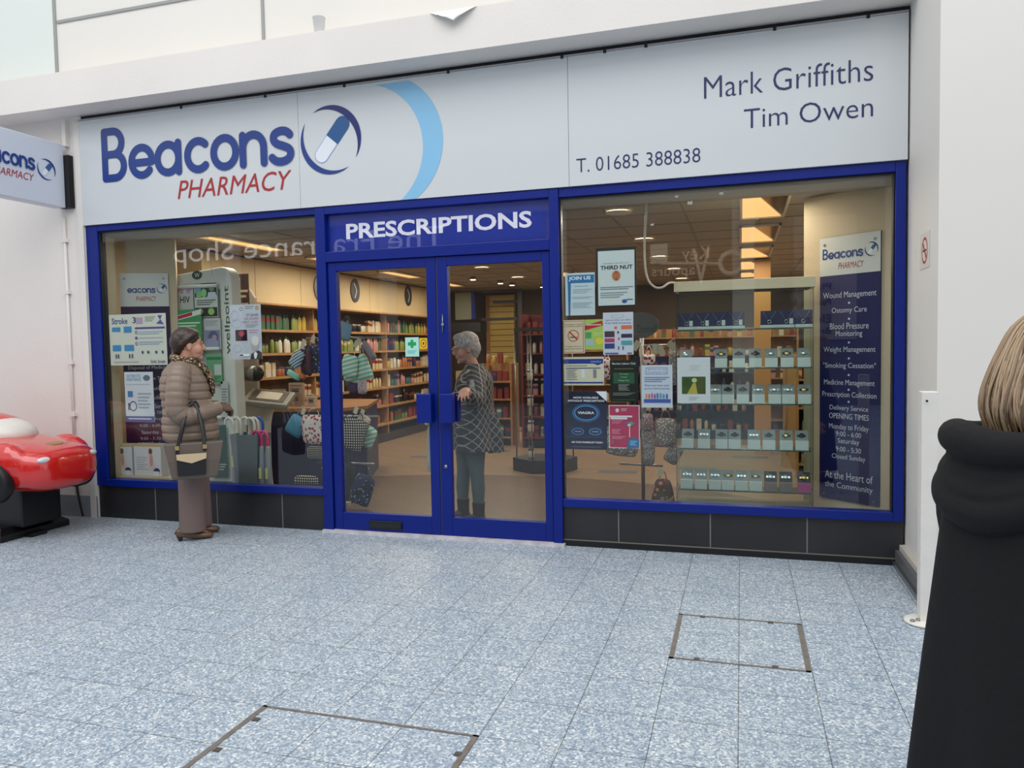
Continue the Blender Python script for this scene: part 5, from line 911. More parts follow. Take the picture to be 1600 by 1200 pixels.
for i, (px, py, w_, h_, c_) in enumerate(((463, 622, 30, 40, (176, 160, 140)), (487, 603, 14, 20, (196, 186, 176)), (494, 614, 18, 16, (206, 196, 186)), (447, 610, 26, 30, (160, 146, 130)), (480, 618, 12, 24, (150, 130, 110)))):
    a = P(px, py, 2.05); m = MB(); ww, hh = w_ * .0062, h_ * .0062; F = frame((a.x - ww / 2, 2.05 - i * .05, .837)); printed(m, F, ww, hh, c_, [('l', .1, .1, .9, .9, 6, (120, 110, 104)), ('r', .2, .3, .7, .6, (90, 84, 90))]); m.box(0, ww, 0, hh, -.03, -.002, pm(c_), F)
    tag(m.build('counter_card'), ['tall grey notice card standing on the shop counter', 'small card with a photo, upper one by the mullion', 'small card with a photo, lower one by the mullion', 'beige leaflet card at the console end of the counter', 'narrow leaflet card in the middle of the counter'][i], 'card', 'cards on the counter')
# silver bag hanging on left door handle
a = P(671, 700, .13); t = thing('hanging_bag', 'silver grey plastic bag hanging from the left door handle', 'bag', (a.x, .13, a.z)); MB().pillow(.055, .38, .05, mat('silver_film', (170, 172, 160), .35, bump=.5), frame((a.x, .135, a.z)), .45).build('bag_body', t); MB().lathe([(.02, 0), (.026, .02), (.01, .04)], pm((196, 206, 150)), 10, Matrix.Translation((a.x - .01, .13, a.z + .18))).build('bag_knot', t)
# mirrored trade sign across the mall
PO = thing('trade_sign', 'white trades sign board across the mall, seen mirrored in the right window', 'shop sign', (0, OY, 1.5))
def mirr(px, py): return P(px, py, -OY)
a = mirr(1240, 340); b = mirr(1330, 530); MB().box(a.x, b.x + .1, OY, OY + .05, b.z, a.z, mat('trade_board', (190, 180, 176), .5)).build('sign_panel', PO)
for (s_, pa, pb_, py, c_) in (('info@tbhrail.com', 1300, 1205, 408, (60, 50, 60)), ('Plumbing & Gas', 1300, 1180, 428, (60, 40, 70)), ('Plastering', 1298, 1220, 452, (60, 40, 80)), ('Painting & Tiling', 1298, 1200, 476, (60, 40, 80)), ('Electrics', 1298, 1230, 500, (60, 40, 80)), ('Bricklaying', 1298, 1215, 520, (60, 40, 80)), ('07937 610', 1290, 1215, 388, (170, 80, 40))):
    FO(pa, pb_, (py + 5, py + 5), py - 8, s_, c_).build('lettering', PO)
KV = thing('vape_sign', 'cream lettering Key Vapours across the mall, seen mirrored in the right window', 'shop sign', (0, OY, 1.5))
FO(1108, 1066, (413, 413), 385, 'Key', (250, 240, 220), .5).build('lettering', KV); FO(1086, 1019, (436, 436), 420, 'apours', (250, 240, 220), .5).build('lettering', KV); FO(1110, 1082, (446, 446), 388, 'V', (250, 240, 220), .5).build('lettering', KV)
m = MB(); a = mirr(1030, 412); b = mirr(1125, 412); m.tube([(a.x, OY + .08, a.z), (b.x, OY + .08, b.z)], .03, mat('opp_250_240_220', (250, 240, 220)), 8, k=1); m.box(a.x - .2, a.x + .2, OY + .02, OY + .08, a.z, a.z + .45, mat('opp_250_240_220', (250, 240, 220)))
m.tube([(b.x + .25 + .25 * math.cos(k * pi / 8), OY + .08, b.z + .25 * math.sin(k * pi / 8)) for k in range(17)], .05, mat('opp_250_240_220', (250, 240, 220)), 6, k=1); m.build('key_emblem', KV)
# ================================================================ PEOPLE
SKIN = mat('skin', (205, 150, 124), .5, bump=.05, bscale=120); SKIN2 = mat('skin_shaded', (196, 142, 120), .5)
LIP = mat('lips', (160, 84, 80), .45); EYEW = mat('eye_white', (176, 160, 152), .4); IRIS = mat('eye_dark', (40, 30, 26), .2)
def head(mb, c, m, k=1.):
    E_ = lambda p, r: mb.ell((c[0] + p[0] * k, c[1] + p[1] * k, c[2] + p[2] * k), (r[0] * k, r[1] * k, r[2] * k), m)
    E_((-.014, 0, .035), (.093, .074, .085)); E_((.022, 0, -.018), (.066, .058, .085)); E_((.03, 0, -.07), (.05, .046, .042)); E_((.066, 0, -.096), (.02, .022, .017))
    E_((.078, .03, .026), (.013, .024, .008)); E_((.078, -.03, .026), (.013, .024, .008)); E_((.045, .03, -.028), (.04, .029, .042)); E_((.045, -.03, -.028), (.04, .029, .042)); E_((.05, 0, -.06), (.036, .04, .03))
    E_((.08, 0, -.052), (.012, .022, .006)); E_((.079, 0, -.063), (.011, .02, .006)); E_((-.008, .072, -.008), (.02, .009, .03)); E_((-.008, -.072, -.008), (.02, .009, .03))
    P_ = lambda x, y, z: (c[0] + x * k, c[1] + y * k, c[2] + z * k)
    mb.tube([P_(.082, 0, .022), P_(.092, 0, .0), P_(.1, 0, -.02), P_(.09, 0, -.034)], [.007 * k, .010 * k, .013 * k, .010 * k], m, 10)
def face_parts(t, c, k=1., lip=LIP, brow=None):
    for s in (1, -1):
        MB().ell((c[0] + .074 * k, c[1] + s * .03 * k, c[2] + .01 * k), (.011 * k, .013 * k, .006 * k), EYEW, n=12).build('eye', t)
        MB().ell((c[0] + .0825 * k, c[1] + s * .031 * k, c[2] + .01 * k), (.004 * k, .006 * k, .006 * k), IRIS, n=10).build('iris', t)
        MB().tube([(c[0] + .087 * k, c[1] + s * .014 * k, c[2] + .032 * k), (c[0] + .085 * k, c[1] + s * .034 * k, c[2] + .038 * k), (c[0] + .072 * k, c[1] + s * .052 * k, c[2] + .032 * k)], .0025 * k, brow or mat('brow_dark', (60, 40, 30), .8), 6).build('eyebrow', t)
    MB().ell((c[0] + .0865 * k, c[1], c[2] - .0575 * k), (.007 * k, .021 * k, .0065 * k), lip, n=12).build('lips', t)
def handmesh(mb, M, m, curl=.5, thumb_side=1, k=1., spread=1.):
    """palm along +x, back of the hand +z, thumb on the +y*thumb_side edge"""
    mb.tube([(-.01, 0, 0), (.02, 0, .002), (.06, 0, .003), (.085, 0, 0)], [(.027 * k, .017 * k), (.038 * k, .017 * k), (.042 * k, .015 * k), (.038 * k, .011 * k)], m, 12, side=(0, 1, 0), M=M)
    for i, (y, L, a0) in enumerate(((.031, .070, .0), (.0105, .079, .02), (-.0105, .074, .03), (-.030, .058, .06))):
        a = a0 + curl * .35; x, z = .08, 0; pts = [(x, y * thumb_side, z)]; seg = (L * .45, L * .3, L * .25)
        yy = y * thumb_side
        for q in seg:
            a += curl * .55; x += q * math.cos(a); z -= q * math.sin(a); yy += y * thumb_side * .12 * spread; pts.append((x, yy, z))
        mb.tube(pts, [.0095 * k, .009 * k, .0082 * k, .006 * k], m, 8, M=M, k=3)
    s = thumb_side
    mb.tube([(.012, .022 * s, -.004), (.035, .045 * s, -.012), (.06, .056 * s, -.02), (.083, .056 * s, -.028)], [.013 * k, .0115 * k, .0105 * k, .0075 * k], m, 8, M=M, k=3)
def fr(o, fx, up):
    """frame with x along fx and z near up"""
    fx = V(fx).normalized(); up = V(up); y = up.cross(fx).normalized(); z = fx.cross(y)
    return Matrix(((fx.x, y.x, z.x, o[0]), (fx.y, y.y, z.y, o[1]), (fx.z, y.z, z.z, o[2]), (0, 0, 0, 1)))
def quilt(pitch, depth):
    return lambda z, a: 1 - depth * math.exp(-((((z / pitch) % 1) - .5) * pitch / .0075) ** 2) + .006 * math.sin(a * 5 + z * 40)
def sleeve(mb, pts, rad, m, pitch=.05, depth=.07, n=18, steps=60):
    q = cat([tuple(p) + (r,) for p, r in zip(pts, rad)], steps // (len(pts) - 1)); s = 0; out = []; rr = []
    for i, p in enumerate(q):
        if i: s += (V(p[:3]) - V(q[i - 1][:3])).length
        g = 1 - depth * math.exp(-((((s / pitch) % 1) - .5) * pitch / .0075) ** 2) if depth else 1
        out.append(p[:3]); rr.append(p[3] * g)
    mb.tube(out, rr, m, n, k=1)

# ---- person 1: woman in a taupe quilted jacket
p1 = thing('person', 'woman in taupe quilted jacket and trousers facing the left window, tote bag on her forearm', 'person', (0, 0, 0))
c = (.022, 0, 1.50); b = MB(); head(b, c, SKIN, 1.02)
b.tube([(-.03, 0, 1.30), (-.015, 0, 1.38), (0, 0, 1.46)], [.06, .052, .055], SKIN, 14)
b.loft([(-.0, 0, .78, .12, .15), (-.01, 0, .95, .11, .14), (-.02, 0, 1.15, .12, .16), (-.03, 0, 1.28, .1, .17), (-.03, 0, 1.34, .06, .08)], SKIN, 20)
for s in (1, -1):
    lx = .035 if s > 0 else -.01
    b.tube([(0, s * .08, .86), (lx, s * .09, .5), (lx, s * .09, .1), (lx + .01, s * .09, .07)], [.085, .055, .035, .03], SKIN, 12)
    b.tube([(lx - .03, s * .09, .065), (lx + .05, s * .09, .045), (lx + .12, s * .09, .025)], [.03, .03, .02], SKIN, 10)
    b.tube([(-.04, s * .15, 1.30), (-.08, s * .215, 1.16), (-.09, s * .225, 1.03), (.06, s * .18, .99), (.20, s * .08, 1.01)], [.045, .045, .042, .035, .028], SKIN, 10)
b.build('body', p1, remesh=.005, smooth=4); face_parts(p1, (c[0] - .001, 0, c[2]), 1.02)
def hairmat(name, c1, c2, rough=.5, sc3=(140, 140, 6)):
    m = mat(name, c1, rough, bump=.3, bscale=80); nt = m.node_tree; n = nt.nodes.new('ShaderNodeTexNoise'); mp = nt.nodes.new('ShaderNodeMapping'); tc = nt.nodes.new('ShaderNodeTexCoord'); mp.inputs['Scale'].default_value = sc3; n.inputs['Scale'].default_value = 1; n.inputs['Detail'].default_value = 5
    rp = nt.nodes.new('ShaderNodeValToRGB'); rp.color_ramp.elements[0].position = .32; rp.color_ramp.elements[0].color = lin(c1); rp.color_ramp.elements[1].position = .68; rp.color_ramp.elements[1].color = lin(c2)
    nt.links.new(tc.outputs['Object'], mp.inputs[0]); nt.links.new(mp.outputs[0], n.inputs['Vector']); nt.links.new(n.outputs['Fac'], rp.inputs[0]); nt.links.new(rp.outputs[0], nt.nodes['Principled BSDF'].inputs['Base Color']); return m
HD = hairmat('hair_dark_brown', (30, 21, 20), (74, 54, 46), .42, (14, 90, 120))
h = MB(); h.ell((c[0] - .030, 0, c[2] + .055), (.106, .09, .09), HD); h.ell((c[0] - .08, 0, c[2] + .03), (.068, .084, .088), HD); h.ell((c[0] + .0, 0, c[2] + .098), (.062, .06, .04), HD); h.ell((c[0] - .088, 0, c[2] - .02), (.045, .058, .055), HD)
h.tube([(c[0] + .055, -.02, c[2] + .10), (c[0] + .03, -.06, c[2] + .09), (c[0] - .02, -.082, c[2] + .05), (c[0] - .07, -.07, c[2] + .0)], [.018, .022, .022, .02], HD, 8); h.tube([(c[0] + .055, .02, c[2] + .10), (c[0] + .03, .06, c[2] + .09), (c[0] - .02, .082, c[2] + .05), (c[0] - .07, .07, c[2] + .0)], [.018, .022, .022, .02], HD, 8)
h.build('hair', p1, remesh=.006, smooth=2)
MB().ell((c[0] - .006, -.078, c[2] - .038), (.005, .005, .006), M_steel, n=8).build('earring', p1)
JK = mat('taupe_quilted_nylon', (134, 116, 102), .42, spec=.5, bump=.12, bscale=26)
j = MB(); qf = quilt(.062, .05)
j.loft([(.005, 0, .765, .19, .215), (.005, 0, .79, .205, .225), (0, 0, .9, .205, .222), (-.01, 0, 1.03, .185, .205), (-.025, 0, 1.15, .185, .21), (-.035, 0, 1.26, .165, .205), (-.04, 0, 1.33, .125, .165), (-.035, 0, 1.375, .085, .10), (-.03, 0, 1.41, .078, .082)], JK, 40, 14, fn=qf, e=2.3)
for s in (1, -1):
    sleeve(j, [(-.045, s * .125, 1.335), (-.065, s * .19, 1.265), (-.085, s * .235, 1.13), (-.085, s * .238, 1.01), (-.02, s * .225, .975), (.08, s * .185, .985), (.205, s * .085, 1.01)], [.07, .085, .083, .08, .074, .066, .055], JK)
j.build('quilted_jacket', p1, remesh=.0055, smooth=1)
TR = mat('mauve_grey_trousers', (116, 98, 94), .75, bump=.15, bscale=12)
r = MB()
r.loft([(0, 0, .72, .15, .17), (0, 0, .80, .16, .175), (0, 0, .86, .15, .17)], TR, 24)
for s in (1, -1):
    lx = .042 if s > 0 else -.012
    r.loft([(lx, s * .094, .065, .098, .085), (lx, s * .094, .2, .095, .083), (lx * .8, s * .092, .45, .095, .085), (lx * .5, s * .088, .65, .11, .09), (0, s * .08, .8, .13, .095)], TR, 20)
r.build('trousers', p1, remesh=.008, smooth=2)
BZ = mat('bronze_shoe_leather', (116, 88, 72), .3, .3, bump=.1)
for s in (1, -1):
    lx = .045 if s > 0 else -.012
    q = MB(); y = s * .094
    q.tube([(lx - .115, y, .085), (lx - .09, y, .065), (lx - .03, y, .045), (lx + .06, y, .032), (lx + .12, y, .026), (lx + .145, y, .02)], [(.026, .028), (.032, .034), (.033, .03), (.042, .03), (.034, .022), (.012, .012)], BZ, 14, side=(0, 1, 0))
    q.tube([(lx - .075, y, .08), (lx - .04, y, .075), (lx + .0, y, .07), (lx + .03, y, .055)], [(.03, .02), (.034, .02), (.036, .018), (.03, .012)], BZ, 10, side=(0, 1, 0))
    q.build('shoe', p1, remesh=.005, smooth=1)
    MB().cyl(V((lx - .095, y, .05)), V((lx - .088, y, 0)), .026, .014, mat('shoe_heel', (40, 28, 24), .4), 12).build('heel', p1)
SF = patt('leopard_scarf', 'dots', (44, 36, 28), (196, 172, 136), 60, width=.34, c3=(110, 86, 60))
s_ = MB(); n = 16
s_.tube([(-.012 + .088 * math.cos(2 * pi * i / n), .085 * math.sin(2 * pi * i / n), 1.385 - .022 * math.cos(2 * pi * i / n) + .005 * math.sin(5 * i)) for i in range(n + 1)], .031, SF, 12, k=3, closed=True)
s_.tube([(.075, -.03, 1.36), (.135, -.04, 1.30), (.165, -.045, 1.22), (.175, -.05, 1.12)], [(.045, .03), (.055, .028), (.05, .025), (.05, .012)], SF, 12, side=(0, 1, .3)); s_.tube([(.07, .04, 1.36), (.13, .03, 1.30), (.155, .02, 1.2), (.17, .03, 1.1)], [(.04, .026), (.048, .024), (.045, .02), (.05, .012)], SF, 12, side=(0, 1, .3))
s_.build('scarf', p1, remesh=.006, smooth=1)
GV = mat('brown_wool_glove', (104, 80, 66), .85, bump=.4, bscale=150)
g = MB(); handmesh(g, fr((.215, -.08, 1.01), (.78, .48, -.1), (0, -.5, 1)), GV, .9, 1, 1.3); g.tube([(.17, -.10, 1.0), (.225, -.075, 1.01)], [.034, .032], GV, 12, k=1); g.build('glove', p1, remesh=.004, smooth=1)
g = MB(); handmesh(g, fr((.215, .08, 1.02), (.82, -.42, -.12), (0, .4, 1)), GV, .7, -1, 1.3); g.tube([(.17, .10, 1.0), (.225, .075, 1.02)], [.034, .032], GV, 12, k=1); g.build('glove', p1, remesh=.004, smooth=1)
p1.location = (-4.115, -.42, 0); p1.rotation_euler = (0, 0, math.radians(41))
# tote bag on the near forearm
tb = thing('tote_bag', 'grey tote bag with a black pocket and cream envelope flap hanging from her forearm', 'handbag', (0, 0, 0))
BG = mat('bag_grey_leather', (96, 84, 76), .45, bump=.08, bscale=60); BK = mat('bag_black_leather', (26, 24, 26), .4)
q = MB(); vs = []
for z, hw, hd in ((.515, .150, .055), (.53, .158, .06), (.65, .18, .058), (.78, .205, .04)): vs += [(hw * sx + .015, -.315 + hd * sy, z) for sx, sy in ((-1, -1), (1, -1), (1, 1), (-1, 1))]
q.add(vs, [(3, 2, 1, 0), (12, 13, 14, 15)] + [(4 * i + k, 4 * i + (k + 1) % 4, 4 * i + 4 + (k + 1) % 4, 4 * i + 4 + k) for i in range(3) for k in range(4)], BG); q.build('bag_body', tb, bevel=.008)
FBg = fr((0, 0, 0), (1, 0, 0), (0, 0, 1)); Fp = frame((0, -.379, 0), X, Z)
q = MB(); q.prism([(-.1, .545), (.09, .545), (.095, .70), (-.105, .70)], .012, BK, Fp); q.build('front_pocket', tb, bevel=.003)
q = MB(); q.prism([(-.107, .705), (.097, .705), (.095, .665), (-.005, .635), (-.105, .665)], .006, mat('cream_flap', (206, 182, 146), .5), frame((0, -.3915, 0), X, Z)); q.build('envelope_flap', tb)
for y, dx in ((-.345, 0), (-.285, .01)): 
    q = MB(); q.tube([(-.10 + dx, y - .025, .70), (-.09 + dx, y - .01, .78), (-.05 + dx, y + .02, .93), (-.005 + dx, -.245, 1.055), (.035 + dx, -.235, 1.065), (.07 + dx, y + .04, .93), (.085 + dx, y - .01, .78), (.088 + dx, y - .025, .72)], [(.012, .004)] * 8, BK, 8, side=(1, 0, 0)); q.build('strap', tb)
for x in (-.10, .088): MB().box(x - .014, x + .014, -.384, -.372, .735, .765, mat('gold_buckle', (196, 170, 120), .3, .8)).build('buckle', tb)
tb.location = p1.location; tb.rotation_euler = p1.rotation_euler

# ---- person 2: grey-haired woman inside, holding the right door
p2 = thing('person', 'grey-haired woman in glasses and a dark latticed cardigan behind the right door leaf', 'person', (0, 0, 0))
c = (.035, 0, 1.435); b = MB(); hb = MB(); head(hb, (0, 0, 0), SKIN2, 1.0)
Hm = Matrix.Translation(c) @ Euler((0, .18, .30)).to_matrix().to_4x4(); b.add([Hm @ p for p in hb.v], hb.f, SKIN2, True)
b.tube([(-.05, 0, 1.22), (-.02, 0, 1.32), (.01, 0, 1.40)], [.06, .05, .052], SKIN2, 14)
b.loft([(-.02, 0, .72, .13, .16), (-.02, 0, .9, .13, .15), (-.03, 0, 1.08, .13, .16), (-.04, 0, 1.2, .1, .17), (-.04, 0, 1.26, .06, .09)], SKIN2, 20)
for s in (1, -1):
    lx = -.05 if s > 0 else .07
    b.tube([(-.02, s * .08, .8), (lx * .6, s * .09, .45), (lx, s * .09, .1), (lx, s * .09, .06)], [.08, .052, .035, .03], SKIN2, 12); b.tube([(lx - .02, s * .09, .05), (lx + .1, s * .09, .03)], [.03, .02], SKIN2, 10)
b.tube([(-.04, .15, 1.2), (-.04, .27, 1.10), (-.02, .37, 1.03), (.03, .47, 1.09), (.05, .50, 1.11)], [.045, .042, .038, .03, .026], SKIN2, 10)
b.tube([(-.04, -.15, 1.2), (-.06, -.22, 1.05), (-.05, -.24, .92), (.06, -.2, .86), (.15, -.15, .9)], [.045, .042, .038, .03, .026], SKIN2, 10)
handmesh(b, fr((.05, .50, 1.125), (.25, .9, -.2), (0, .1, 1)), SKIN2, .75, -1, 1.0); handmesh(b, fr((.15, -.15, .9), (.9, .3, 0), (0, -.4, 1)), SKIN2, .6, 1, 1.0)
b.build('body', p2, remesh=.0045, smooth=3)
fp = thing('face_rig', None, None); bpy.data.objects.remove(fp)
def hp(x, y, z): return Hm @ V((x, y, z))
for s in (1, -1):
    MB().ell(hp(.077, s * .03, .01), (.011, .013, .008), EYEW, n=12).build('eye', p2); MB().ell(hp(.086, s * .031, .01), (.004, .006, .006), IRIS, n=10).build('iris', p2)
MB().ell(hp(.0865, 0, -.0575), (.007, .021, .0065), LIP, n=12).build('lips', p2)
q = MB()
for s in (1, -1):
    q.tube([hp(.098 + .0 * k, s * .033 + .021 * math.cos(k * pi / 6), .008 + .017 * math.sin(k * pi / 6)) for k in range(13)], .0015, M_steel, 6, k=1)
    q.tube([hp(.098, s * .055, .012), hp(.06, s * .075, .014), hp(-.005, s * .084, .01)], .0016, M_steel, 6)
q.tube([hp(.099, -.012, .012), hp(.103, 0, .014), hp(.099, .012, .012)], .0015, M_steel, 6); q.build('glasses', p2)
HG = hairmat('hair_silver_grey', (130, 122, 122), (206, 196, 192), .6, (90, 90, 40))
h = MB(); 
for (p, r_) in (((-.03, 0, .055), (.108, .092, .088)), ((-.07, 0, .0), (.07, .086, .09)), ((-.06, 0, -.05), (.05, .07, .06)), ((.02, 0, .10), (.06, .07, .038)), ((-.045, .066, .02), (.04, .025, .05)), ((-.045, -.066, .02), (.04, .025, .05))): h.ell((0, 0, 0), (1, 1, 1), HG, Hm @ Matrix.Translation(p) @ Matrix.Diagonal((r_[0], r_[1], r_[2], 1)))
h.build('hair', p2, remesh=.006, smooth=1)
MB().tube([hp(-.004, .085, -.04), hp(.004, .088, -.065), hp(-.006, .086, -.085), hp(-.012, .084, -.062), hp(-.004, .085, -.04)], .0025, mat('gold_buckle', (196, 170, 120)), 6).build('earring', p2)
CD = patt('lattice_cardigan', 'diamonds', (62, 59, 62), (190, 184, 180), 13, width=.13, rough=.85)
j = MB(); wav = lambda z, a: 1 + .035 * math.sin(a * 6 + z * 5) * (1.3 - z)
j.loft([(-.04, 0, .60, .19, .25), (-.03, 0, .75, .185, .24), (-.03, 0, .95, .17, .225), (-.035, 0, 1.1, .165, .225), (-.045, 0, 1.2, .145, .205), (-.045, 0, 1.27, .09, .13), (-.04, 0, 1.31, .075, .085)], CD, 36, 5, fn=wav)
j.tube([(-.04, .15, 1.215), (-.045, .27, 1.11), (-.03, .36, 1.03), (.0, .42, 1.055), (.035, .475, 1.09)], [.075, .078, .075, .06, .045], CD, 16); j.tube([(-.04, -.15, 1.215), (-.06, -.235, 1.05), (-.05, -.25, .92), (.04, -.21, .86), (.11, -.17, .885)], [.075, .075, .07, .06, .048], CD, 16)
j.tube([(-.17, .12, .9), (-.19, .14, .75), (-.2, .14, .58)], [(.05, .03), (.06, .03), (.07, .02)], CD, 12)
j.build('cardigan', p2, remesh=.007, smooth=1)
JN = mat('dark_teal_jeans', (88, 102, 106), .8, bump=.2, bscale=20)
r = MB(); r.loft([(-.02, 0, .62, .15, .17), (-.02, 0, .72, .155, .17), (-.02, 0, .8, .14, .16)], JN, 24)
for s in (1, -1):
    lx = -.05 if s > 0 else .07
    r.loft([(lx, s * .09, .12, .042, .042), (lx, s * .09, .27, .056, .052), (lx * .8, s * .09, .42, .062, .06), (lx * .4, s * .085, .65, .1, .085), (-.01, s * .075, .74, .11, .09)], JN, 18)
r.build('jeans', p2, remesh=.008, smooth=1)
BT = mat('charcoal_boot', (66, 62, 66), .55)
for s in (1, -1):
    lx = -.05 if s > 0 else .07; q = MB(); y = s * .09
    q.loft([(lx - .005, y, .03, .05, .042), (lx, y, .09, .05, .045), (lx, y, .17, .056, .052)], BT, 16); q.tube([(lx - .05, y, .04), (lx + .04, y, .035), (lx + .12, y, .028), (lx + .15, y, .022)], [(.034, .035), (.042, .034), (.036, .024), (.014, .014)], BT, 12, side=(0, 1, 0)); q.build('ankle_boot', p2, remesh=.006, smooth=1)
    MB().box(lx - .06, lx - .005, y - .03, y + .03, 0, .035, BT).build('boot_heel', p2)
q = MB(); q.tube([(.02, -.06, 1.30), (.085, -.03, 1.2), (.115, 0, 1.12), (.085, .03, 1.2), (.02, .06, 1.30)], .003, mat('gold_buckle', (196, 170, 120)), 6); q.ell((.118, 0, 1.105), (.006, .012, .016), mat('gold_buckle', (196, 170, 120))); q.build('pendant', p2)
p2.location = (-2.165, .60, 0); p2.rotation_euler = (0, 0, math.radians(203))

# ---- person 3: passer-by in a black hooded coat, close on the right
p3 = thing('person', 'blonde person in a black hooded coat seen from behind at the right edge', 'person', (0, 0, 0))
c = (-.0, 0, 1.40); b = MB(); head(b, c, SKIN, 1.0)
b.tube([(-.06, 0, 1.2), (-.03, 0, 1.28), (-.02, 0, 1.36)], [.065, .055, .055], SKIN, 14)
b.loft([(-.06, 0, .7, .15, .17), (-.06, 0, .9, .14, .16), (-.07, 0, 1.08, .14, .18), (-.07, 0, 1.18, .1, .18), (-.06, 0, 1.24, .06, .08)], SKIN, 20)
for s in (1, -1):
    b.tube([(-.05, s * .09, .78), (-.03, s * .1, .45), (-.03 + s * .06, s * .1, .08)], [.1, .065, .04], SKIN, 12); b.tube([(-.06 + s * .06, s * .1, .045), (.07 + s * .06, s * .1, .03), (.12 + s * .06, s * .1, .025)], [.035, .032, .02], SKIN, 10)
    b.tube([(-.075, s * .15, 1.165), (-.06, s * .235, 1.0), (.0, s * .262, .82), (.07, s * .257, .64)], [.05, .048, .042, .03], SKIN, 10); handmesh(b, fr((.075, s * .257, .63), (.4, 0, -.9), (0, s, 0)), SKIN, .6, 1 if s < 0 else -1)
b.build('body', p3, remesh=.009, smooth=1); face_parts(p3, c, 1.0)
BLO = hairmat('hair_ash_blonde', (112, 92, 74), (178, 154, 126), .45, (70, 70, 4))
h = MB(); fold = lambda z, a: 1 + .02 * math.sin(a * 13) + .012 * math.sin(a * 23 + z * 9)
h.loft([(-.055, 0, 1.215, .10, .105), (-.05, 0, 1.25, .135, .125), (-.045, 0, 1.30, .145, .13), (-.035, 0, 1.36, .14, .118), (-.025, 0, 1.42, .122, .105), (-.02, 0, 1.475, .095, .085), (-.02, 0, 1.51, .055, .05), (-.02, 0, 1.522, .01, .01)], BLO, 56, 5, fn=fold)
HR = [(-.055, 1.20, .105, .108), (-.05, 1.25, .138, .128), (-.045, 1.30, .148, .133), (-.035, 1.36, .143, .121), (-.025, 1.42, .125, .108), (-.02, 1.475, .098, .088), (-.02, 1.51, .057, .052), (-.02, 1.526, .012, .012)]
BL2 = [BLO, mat('hair_blonde_light', (172, 148, 120), .45), mat('hair_blonde_dark', (118, 96, 76), .5), mat('hair_blonde_warm', (156, 128, 100), .45)]
for i in range(620):
    a = random.uniform(0, 2 * pi); dr = random.uniform(-.004, .005); top = random.choice((7, 7, 6, 5)); tw = random.uniform(-.12, .12); zl = random.uniform(-.03, .025); pts = []; rr = []
    for j_ in range(0, top + 1):
        cx_, z_, rx_, ry_ = HR[j_]; aa = a + tw * (7 - j_) / 7 + .03 * math.sin(j_ * 2 + i); pts.append((cx_ + (rx_ + dr) * math.cos(aa), (ry_ + dr) * math.sin(aa), z_ + (zl if j_ == 0 else 0))); rr.append(.0018 if j_ in (0, top) else .0032)
    h.tube(pts, rr, random.choice(BL2), 4, k=3)
h.build('hair', p3)
CT = mat('black_coat_cloth', (20, 20, 22), .85, spec=.3, bump=.25, bscale=35)
j = MB(); wv3 = lambda z, a: 1 + (.075 * math.sin(a * 5 + .6) + .03 * math.sin(a * 9 + z * 3)) * max(0, (1.15 - z)) * 1.0
j.loft([(-.09, 0, .12, .27, .27), (-.09, 0, .3, .26, .26), (-.085, 0, .6, .23, .245), (-.08, 0, .85, .205, .23), (-.08, 0, 1.02, .185, .22), (-.085, 0, 1.13, .18, .22), (-.075, 0, 1.2, .13, .17), (-.06, 0, 1.245, .085, .1)], CT, 60, 8, fn=wv3)
for s in (1, -1): j.tube([(-.075, s * .15, 1.165), (-.06, s * .235, 1.0), (.0, s * .265, .82), (.06, s * .26, .66)], [.085, .085, .08, .065], CT, 18)
j.build('long_coat', p3, remesh=.009, smooth=2)
h = MB(); n = 20
def ring(cx, cz, rx, ry, tilt, r0, r1, amp=.0):
    pts = []; rr = []
    for i in range(n + 1):
        a = 2 * pi * i / n; x = rx * math.cos(a); pts.append((cx + x, ry * math.sin(a), cz + x * tilt + amp * math.sin(3 * a))); k = (1 - math.cos(a)) / 2; rr.append(r0 + (r1 - r0) * k)
    h.tube(pts, rr, CT, 14, k=3, closed=True)
ring(-.10, 1.20, .145, .16, .06, .028, .048, .008); ring(-.10, 1.165, .15, .17, .62, .026, .042, .006); ring(-.11, 1.135, .145, .17, .72, .028, .05, .008); ring(-.11, 1.16, .11, .14, .5, .045, .055)
h.tube([(-.24, -.05, 1.10), (-.245, .0, 1.05), (-.22, .05, 1.04)], [.035, .045, .035], CT, 12)
h.build('hood', p3, remesh=.007, smooth=3)
for s in (1, -1):
    q = MB(); x = -.03 + s * .06; q.tube([(x - .1, s * .1, .05), (x, s * .1, .045), (x + .12, s * .1, .035), (x + .16, s * .1, .025)], [(.035, .04), (.042, .042), (.04, .03), (.015, .015)], M_black, 12, side=(0, 1, 0)); q.build('shoe', p3, remesh=.007)
p3.location = (.765, -3.115, 0); p3.rotation_euler = (0, 0, math.radians(26))

